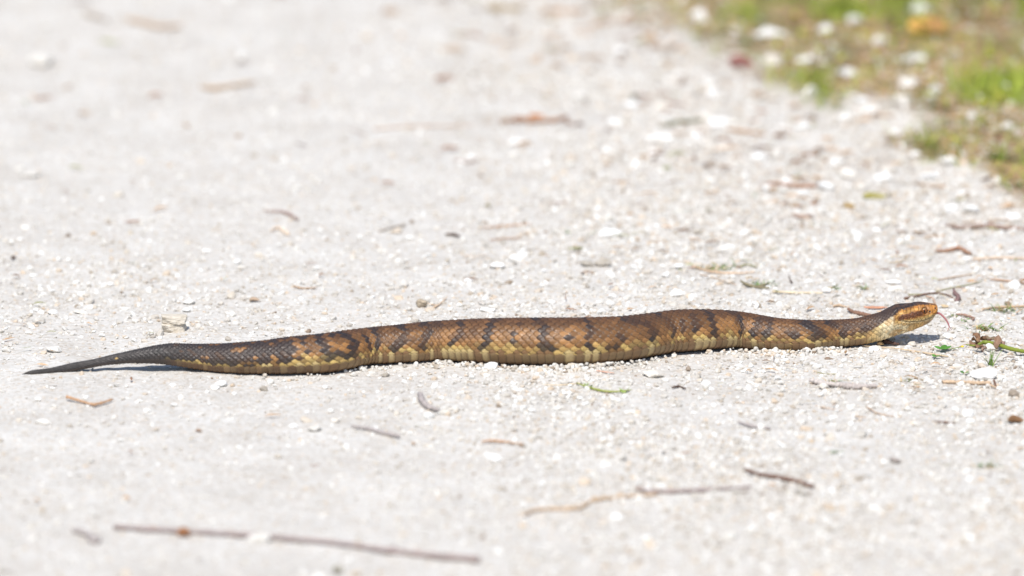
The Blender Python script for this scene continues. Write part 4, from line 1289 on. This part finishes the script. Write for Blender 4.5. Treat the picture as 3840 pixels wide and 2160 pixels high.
TUFTS = [(2530, 780, 120, 60, .016, 'green and straw grass tuft at the right edge level with the head', .5),
         (2478, 832, 110, 55, .015, 'low green grass tuft right of the tongue, above the withered plant', .55),
         (2435, 812, 40, 18, .010, 'sparse grass sprout between the tongue and the low tuft', .6),
         (2395, 802, 30, 12, .008, 'tiny grass sprout beside the tongue tip', .6),
         (2320, 818, 46, 22, .009, 'little yellow-green sprout beneath the chin', .5),
         (1925, 722, 70, 40, .014, 'bright green grass scrap behind the arched body', .9),
         (1800, 676, 130, 55, .016, 'olive dry grass strip behind the arched body', .6),
         (2095, 728, 50, 18, .011, 'green grass shreds behind the forebody', .7),
         (2175, 726, 44, 16, .010, 'second scrap of green shreds behind the forebody, nearer the neck', .7),
         (2485, 1168, 90, 36, .013, 'blurred yellow-green sprout at the lower right', .6),
         (2105, 1138, 34, 14, .010, 'small blurred green sprout in the right foreground', .9),
         (2410, 505, 34, 14, .012, 'faint olive sprout at right in the upper gravel', .5),
         (2520, 416, 90, 60, .03, 'leafy green clump hanging out of the grass edge at right', .95),
         (2560, 482, 80, 24, .02, 'green blade bunch at the right edge in the upper half', .8),
         (2230, 492, 80, 20, .014, 'olive tuft in the upper right gravel', .3),
         (2060, 262, 60, 20, .015, 'faint green tuft in the upper gravel', .4),
         (2090, 960, 70, 22, .011, 'olive grass shred lying on the driftwood', .5),
         (2290, 955, 60, 20, .010, 'yellow-green grass shred right of the driftwood', .6),
         (1430, 582, 20, 8, .008, 'pale green speck behind the middle of the snake', .8),
         (1875, 120, 90, 50, .025, 'green tuft at the left end of the grass', .8),
         (1830, 95, 70, 40, .025, 'brown-green tuft at the outer left end of the grass', .5)]
for x, y, w, nb, h, lab, gn in TUFTS:
    tuft(x * k_, y * k_, w, nb, h, lab, gn)
tuft(2490 * k_, 920 * k_, 18, 14, .022, 'small upright green sprig below the withered plant', 1.0, name='green_sprig', cat='sprig', up=True)
# green sprig in front of the snake: stem with little leaves
g0 = ray_z(1480 * k_, 974 * k_, 0)[0]; g0[2] = float(H(g0[0], g0[1]))
sg = empty('green_sprig', g0, 'green leafy sprig lying in front of the snake middle', 'sprig')
V, Q, Tt = tube(gpts(K((1450, 963), (1475, 972), (1510, 982), (1550, 985), (1590, 980)), .002), [.0004, .001, .0012, .001, .0004], 24, 6, 3, .1)
build('stem', shift(V, g0), [Q, Tt], M_PLANT, sg, True, cols=np.tile(c3_(.33, .36, .09), (len(V), 1)))
rg = np.random.default_rng(9)
gg = gpts(K((1474, 974), (1484, 976), (1570, 985)), 0.001)
for k in range(3):
    nb = 9
    V, Q, Tt, C = blades(gg[k][0] + rg.normal(0, .0015, nb), gg[k][1] + rg.normal(0, .002, nb), rg.uniform(.005, .009, nb), np.full(nb, .0009), rg.uniform(.5, 1.3, nb), rg.uniform(0, 6.28, nb), np.tile(c3_(.26, .36, .07), (nb, 1)) * rg.uniform(.7, 1.3, (nb, 1)), .3)
    build('leaf_cluster', shift(V, g0), [Q, Tt], M_PLANT, sg, False, cols=C)


# clover seedling and flowers
def flower_head(ctr, r, c):
    V, Fs = uv_sphere(10, 6)
    V = V * [r, r, r * .6]; V[:, 2] += 0
    ang = np.arctan2(V[:, 1], V[:, 0]); V[:, :2] *= (1 + .18 * np.cos(5 * ang))[:, None]
    return V + ctr, Fs


def clover(px, py, label, with_flower, size=.006, fl_px=None, nleaf=4):
    g = ray_z(px, py, 0)[0]; g[2] = float(H(g[0], g[1]))
    e_ = empty('clover_plant', g, label, 'small plant')
    rg = np.random.default_rng(int(px))
    for k in range(nleaf):
        V, Fs = uv_sphere(12, 6)
        V = V * [size * .75, size * .55, size * .10]
        V[:, 0] += size * .75
        V[:, 2] += .25 * V[:, 0]
        a_ = k * 2 * math.pi / nleaf + rg.uniform(-.4, .4); R = np.array([[math.cos(a_), -math.sin(a_), 0], [math.sin(a_), math.cos(a_), 0], [0, 0, 1]])
        V = V @ R.T + [0, 0, .0025]
        build('leaf', V, Fs, M_PLANT, e_, True, cols=np.tile(c3_(.08, .22, .03) * rg.uniform(.8, 1.3), (len(V), 1)))
    if with_flower:
        V, Fs = flower_head(np.array([size * 3.2, 0, .005]), .0016, None)
        build('flower', V, Fs, M_PLANT, e_, True, cols=np.tile(c3_(.80, .62, .03), (len(V), 1)))
        Vs, Q, Tt = tube([(0, 0, .002), (size * 1.6, 0, .003), (size * 3.2, 0, .005)], [.0004, .0004], 8, 5, 3, 0)
        build('stem', Vs, [Q, Tt], M_PLANT, e_, True, cols=np.tile(c3_(.2, .28, .06), (len(Vs), 1)))


clover(2372 * k_, 884 * k_, 'tiny green clover with a yellow flower in front of the head shadow', True)
clover(2352 * k_, 902 * k_, 'minute green seedling left of the clover with the yellow flower', False, .0035, nleaf=3)
clover(2425 * k_, 942 * k_, 'tiny green seedling above the tan stick at right', False, .0035, nleaf=3)

# yellow flowers and broad leaves in the verge
FLW = []
FL_LM = {}
for k in range(34):
    while True:
        x = random.uniform(2750, 3835); y = random.uniform(5, 520)
        g = ray_z(x, y, 0)[0]
        if grassy(g[0], g[1]) > .75: break
    zz = float(H(g[0], g[1]))
    e_ = bpy.data.objects.new('yellow_flower', None); e_.location = (g[0], g[1], zz); e_.empty_display_size = .01; COL.objects.link(e_)
    tag(e_, 'x', 'flower', 'yellow flowers in the verge grass'); FLW.append((e_, x, y, 'small yellow'))
    hh = random.uniform(.018, .032)
    V, Fs = flower_head(np.array([0, 0, hh]), random.uniform(.003, .005), None)
    build('blossom', V, Fs, M_PLANT, e_, True, cols=np.tile(c3_(.46, .46, .05), (len(V), 1)))
    Vs, Q, Tt = tube([(0, 0, 0), (.001, .001, hh * .5), (0, 0, hh)], [.0007, .0006], 6, 5, 3, 0)
    build('stem', Vs, [Q, Tt], M_PLANT, e_, True, cols=np.tile(c3_(.15, .22, .05), (len(Vs), 1)))

name_by_landmarks(FLW, {'the large orange leaf': (3490, 150), 'the round stone in the grass': (3206, 90), 'the big pale grass stone': (3450, 50), 'the oval grass stone': (3430, 230),
                       'the small stone at the right grass edge': (3775, 330), 'the leafy green clump': (3757, 610), 'the long slab under the grass': (2890, 130), 'the tall stone at the ragged edge': (3510, 340),
                       'the lower small grass stone': (3780, 470), 'the stone left of the orange leaf': (3300, 160)}, 'flower')

# verge grass: dense low turf + thatch (uncountable)
rg = np.random.default_rng(21)
def scatter(nn, x0, x1, y0_, y1_, dens):
    x = rg.uniform(x0, x1, nn); y = rg.uniform(y0_, y1_, nn)
    k = rg.random(nn) < dens(x, y)
    return x[k], y[k]


gxx, gyy = scatter(270000, -0.15, 1.2, 0.35, 2.5, lambda x, y: grassy(x, y) * (0.5 + 0.5 * sstep(.35, .6, fbm(x * 11, y * 6, 33))))
nb = len(gxx)
patch = fbm(gxx * 9, gyy * 4.5, 36, 3)
gprob = sstep(.40, .54, patch)
isg = rg.random(nb) < gprob * .85 + .06
colr = np.where(isg[:, None], c3_(.29, .36, .045), c3_(.54, .35, .155))
yel = rg.random(nb) < .12
colr = np.where((yel & isg)[:, None], c3_(.52, .50, .06), colr) * rg.uniform(.5, 1.4, (nb, 1)) * (.75 + .5 * sstep(.35, .65, fbm(gxx * 26, gyy * 12, 37)))[:, None]
V, Q, Tt, C = blades(gxx, gyy, rg.uniform(.008, .026, nb) * (0.6 + .8 * isg), rg.uniform(.0006, .0013, nb), np.where(isg, rg.uniform(.2, 1.1, nb), rg.uniform(1.0, 1.5, nb)), np.where(isg, rg.uniform(0, 6.28, nb), rg.normal(0, .5, nb) + np.pi * (rg.random(nb) < .5)), colr, .4)
tag(build('verge_grass', V, [Q, Tt], M_PLANT, cols=C), 'green and straw brown grass turf of the weedy verge at upper right', 'grass', kind='stuff')
print('blades', nb)
# fine straw litter over the loose gravel
lx_, ly_ = scatter(17000, -0.75, 0.9, -1.0, 2.3, lambda x, y: np.clip(.06 + .9 * sstep(-0.05, .5, x + .22 * y) + .9 * grassy(x + .05, y + .22), 0, 1) * (.2 + .8 * sstep(.4, .65, fbm(x * 8, y * 5, 38))))
ok = spine_clear(lx_, ly_) > .006
lx_, ly_ = lx_[ok], ly_[ok]; nb = len(lx_)
cl_ = np.array([(.56, .42, .27), (.44, .27, .15), (.30, .17, .10), (.62, .48, .26), (.26, .30, .10), (.16, .09, .06)])[rg.choice(6, nb, p=[.3, .25, .16, .16, .07, .06])] * rg.uniform(.8, 1.2, (nb, 1))
V, Q, Tt, C = blades(lx_, ly_, rg.uniform(.004, .017, nb) * rg.choice([1, 1.3, 2.0], nb), rg.uniform(.0003, .0009, nb) * (1 + .9 * sstep(0, .7, ly_)), rg.uniform(1.3, 1.5, nb), rg.normal(0, .7, nb) + np.pi * (rg.random(nb) < .5), cl_, .1, z0=H(lx_, ly_) + .0028)
tag(build('straw_litter', V, [Q, Tt], M_PLANT, cols=C), 'fine dry straw and plant crumbs strewn over the loose gravel', 'litter', kind='stuff')
print('litter', nb)

# bark crumbs and leaf shreds among the gravel
cx_, cy2 = scatter(8200, -0.6, 0.9, -0.9, 2.2, lambda x, y: np.clip(.03 + .55 * sstep(.0, .55, x + .20 * y) + .8 * grassy(x + .02, y + .18), 0, 1) * (.15 + .85 * sstep(.42, .62, fbm(x * 7, y * 4, 39))))
ok = spine_clear(cx_, cy2) > .008
cx_, cy2 = cx_[ok], cy2[ok]; nb = len(cx_)
cl_ = np.array([(.40, .26, .15), (.28, .15, .09), (.16, .09, .055), (.52, .34, .20), (.30, .30, .12)])[rg.choice(5, nb, p=[.32, .25, .15, .2, .08])] * rg.uniform(.8, 1.25, (nb, 1))
fark = sstep(.0, .7, cy2) ; Lc = rg.uniform(.0025, .0085, nb) * (1 + 1.2 * fark * rg.random(nb)); Wc2 = rg.uniform(.0006, .0016, nb) * (1 + .9 * fark); an_ = rg.normal(0, .55, nb)
ux, uy = np.cos(an_), np.sin(an_)
z0_ = H(cx_, cy2) + .0026; bow = rg.uniform(-.0008, .0022, nb)
ring = []
for t_, wk in ((-1, .25), (-.35, 1), (.4, .85), (1, .2)):
    for sy_, hz_ in ((-1, 0), (1, 0), (0, 1)):
        ring.append(np.stack([cx_ + ux * Lc * t_ - uy * Wc2 * wk * sy_, cy2 + uy * Lc * t_ + ux * Wc2 * wk * sy_, z0_ + bow * (1 - t_ * t_) + hz_ * Wc2 * wk * .9], -1))
Vc = np.stack(ring, 1); b0 = np.arange(nb)[:, None] * 12
Qc = [b0 + np.array([3 * s_ + a_, 3 * s_ + (a_ + 1) % 3, 3 * s_ + 3 + (a_ + 1) % 3, 3 * s_ + 3 + a_])[None] for s_ in range(3) for a_ in range(3)]
Tc = [b0 + np.array([0, 2, 1])[None], b0 + np.array([9, 10, 11])[None]]
tag(build('bark_crumbs', Vc.reshape(-1, 3), [np.vstack(Qc), np.vstack(Tc)], M_WOOD, cols=np.repeat(cl_, 12, 0)), 'brown bark crumbs and leaf shreds strewn among the gravel', 'litter', kind='stuff')
print('crumbs', nb)

# ------------------------------------------------------------------ gravel (uncountable): points instanced by geometry nodes
def gravel_points():
    out_ = []
    X0_, X1_, Y0_, Y1_ = -0.95, 1.05, -1.5, 2.7
    def lay(nn, dens, smin, smax, p, flat, sink):
        x = rg.uniform(X0_, X1_, nn); y = rg.uniform(Y0_, Y1_, nn)
        ed_ = np.clip(1.6 - np.abs(x) / .75, .05, 1)
        k = rg.random(nn) < dens(x, y) * ed_ * np.where(visible(x, y, 500), 1, .35)
        x, y = x[k], y[k]
        s = smin + (smax - smin) * rg.random(len(x)) ** p
        k = spine_clear(x, y) > s * .4 - .0035
        x, y, s = x[k], y[k], s[k]
        sc = np.stack([s, s * rg.uniform(.65, 1.1, len(x)), s * rg.uniform(flat[0], flat[1], len(x))], -1) / 2
        z = H(x, y) + sc[:, 2] * sink
        out_.append((x, y, z, sc))
    G_ = gravelly
    gm = lambda x, y: 1 - grassy(x, y) * (.60 + .38 * sstep(.40, .54, fbm(x * 9, y * 4.5, 36, 3)))
    lay(420000, lambda x, y: (G_(x, y) ** 1.4 * .85 + .05) * gm(x, y), .0016, .0045, 1.6, (.5, .9), .35)
    lay(120000, lambda x, y: (G_(x, y) ** 1.4 * .75 + .03) * gm(x, y), .004, .0085, 2.0, (.5, .85), .35)
    lay(9000, lambda x, y: (G_(x, y) ** 1.6 * .75 + .04) * (.7 + .3 * grassy(x, y)), .008, .015, 2.2, (.45, .8), .3)
    lay(60000, lambda x, y: (1 - G_(x, y)) * .45 * gm(x, y), .002, .006, 1.8, (.2, .4), -.05)
    # grains pushed up along the near side of the body
    nn = 2600
    x = rg.uniform(-0.40, 0.33, nn)
    xs_ = sp3[::6, 0]
    lift_ = np.interp(x, xs_, sp3[::6, 2] - sb[::6])
    yi = np.interp(x, xs_, sp3[::6, 1]) - np.interp(x, xs_, sa[::6])
    s = .0016 + .0050 * rg.random(nn) ** 1.8
    y = yi + .002 - rg.random(nn) ** 1.5 * .016
    ht = .0032 * sstep(-.010, .001, y - yi) * (.3 + 1.1 * fbm(x * 22, x * 0 + 3, 55))
    k = (lift_ < .006) & (rg.random(nn) < (.01 + .9 * gravelly(x, y) * sstep(-.32, -.05, x)) * (.25 + 1.1 * sstep(.35, .6, fbm(x * 30, x * 0 + 8, 57))))
    sc = np.stack([s, s * rg.uniform(.7, 1.1, nn), s * rg.uniform(.6, .95, nn)], -1) / 2
    z = H(x, y) + sc[:, 2] * .4 + ht * rg.uniform(.2, 1, nn)
    out_.append((x[k], y[k], z[k], sc[k]))
    return [np.concatenate(a_) for a_ in zip(*out_)]


px_, py_, pz_, psc = gravel_points()
n_ = len(px_)
print('gravel', n_)
pts = build('gravel', np.stack([px_, py_, pz_], -1), np.zeros((0, 3), int), None, attrs={
    'scl': ('FLOAT_VECTOR', psc), 'rot': ('FLOAT_VECTOR', np.stack([rg.normal(0, .35, n_), rg.normal(0, .35, n_), rg.uniform(0, 6.28, n_)], -1)),
    'vid': ('INT', rg.integers(0, 6, n_))}) if False else None
me = bpy.data.meshes.new('gravel'); me.vertices.add(n_)
me.vertices.foreach_set('co', np.stack([px_, py_, pz_], -1).astype(np.float32).ravel())
a1 = me.attributes.new('scl', 'FLOAT_VECTOR', 'POINT'); a1.data.foreach_set('vector', psc.astype(np.float32).ravel())
a2 = me.attributes.new('rot', 'FLOAT_VECTOR', 'POINT'); a2.data.foreach_set('vector', np.stack([rg.normal(0, .4, n_), rg.normal(0, .4, n_), rg.uniform(0, 6.28, n_)], -1).astype(np.float32).ravel())
a3 = me.attributes.new('vid', 'INT', 'POINT'); a3.data.foreach_set('value', rg.integers(0, 6, n_).astype(np.int32))
go = bpy.data.objects.new('gravel', me); COL.objects.link(go)
tag(go, 'loose white crushed shell gravel covering the road', 'gravel', kind='stuff')
SRC = []
for k in range(6):
    V, Fc = rock_arrays(300 + k, 2, 40, 8)
    o = build('chip', V, Fc, M_GRAVEL, smooth=False, link=False)
    SRC.append(o)
ng = bpy.data.node_groups.new('gravel_scatter', 'GeometryNodeTree')
ng.interface.new_socket('Geometry', in_out='INPUT', socket_type='NodeSocketGeometry')
ng.interface.new_socket('Geometry', in_out='OUTPUT', socket_type='NodeSocketGeometry')
gi = ng.nodes.new('NodeGroupInput'); go_ = ng.nodes.new('NodeGroupOutput')
iop = ng.nodes.new('GeometryNodeInstanceOnPoints'); g2i = ng.nodes.new('GeometryNodeGeometryToInstance')
for o in SRC:
    oi = ng.nodes.new('GeometryNodeObjectInfo'); oi.inputs['Object'].default_value = o
    ng.links.new(oi.outputs['Geometry'], g2i.inputs[0])


def named(nm, typ):
    nd = ng.nodes.new('GeometryNodeInputNamedAttribute'); nd.data_type = typ; nd.inputs[0].default_value = nm
    return nd.outputs['Attribute']


ng.links.new(gi.outputs[0], iop.inputs['Points']); ng.links.new(g2i.outputs[0], iop.inputs['Instance'])
iop.inputs['Pick Instance'].default_value = True
ng.links.new(named('vid', 'INT'), iop.inputs['Instance Index'])
e2r = ng.nodes.new('FunctionNodeEulerToRotation'); ng.links.new(named('rot', 'FLOAT_VECTOR'), e2r.inputs[0])
ng.links.new(e2r.outputs[0], iop.inputs['Rotation'])
ng.links.new(named('scl', 'FLOAT_VECTOR'), iop.inputs['Scale'])
ng.links.new(iop.outputs[0], go_.inputs[0])
md = go.modifiers.new('scatter', 'NODES'); md.node_group = ng
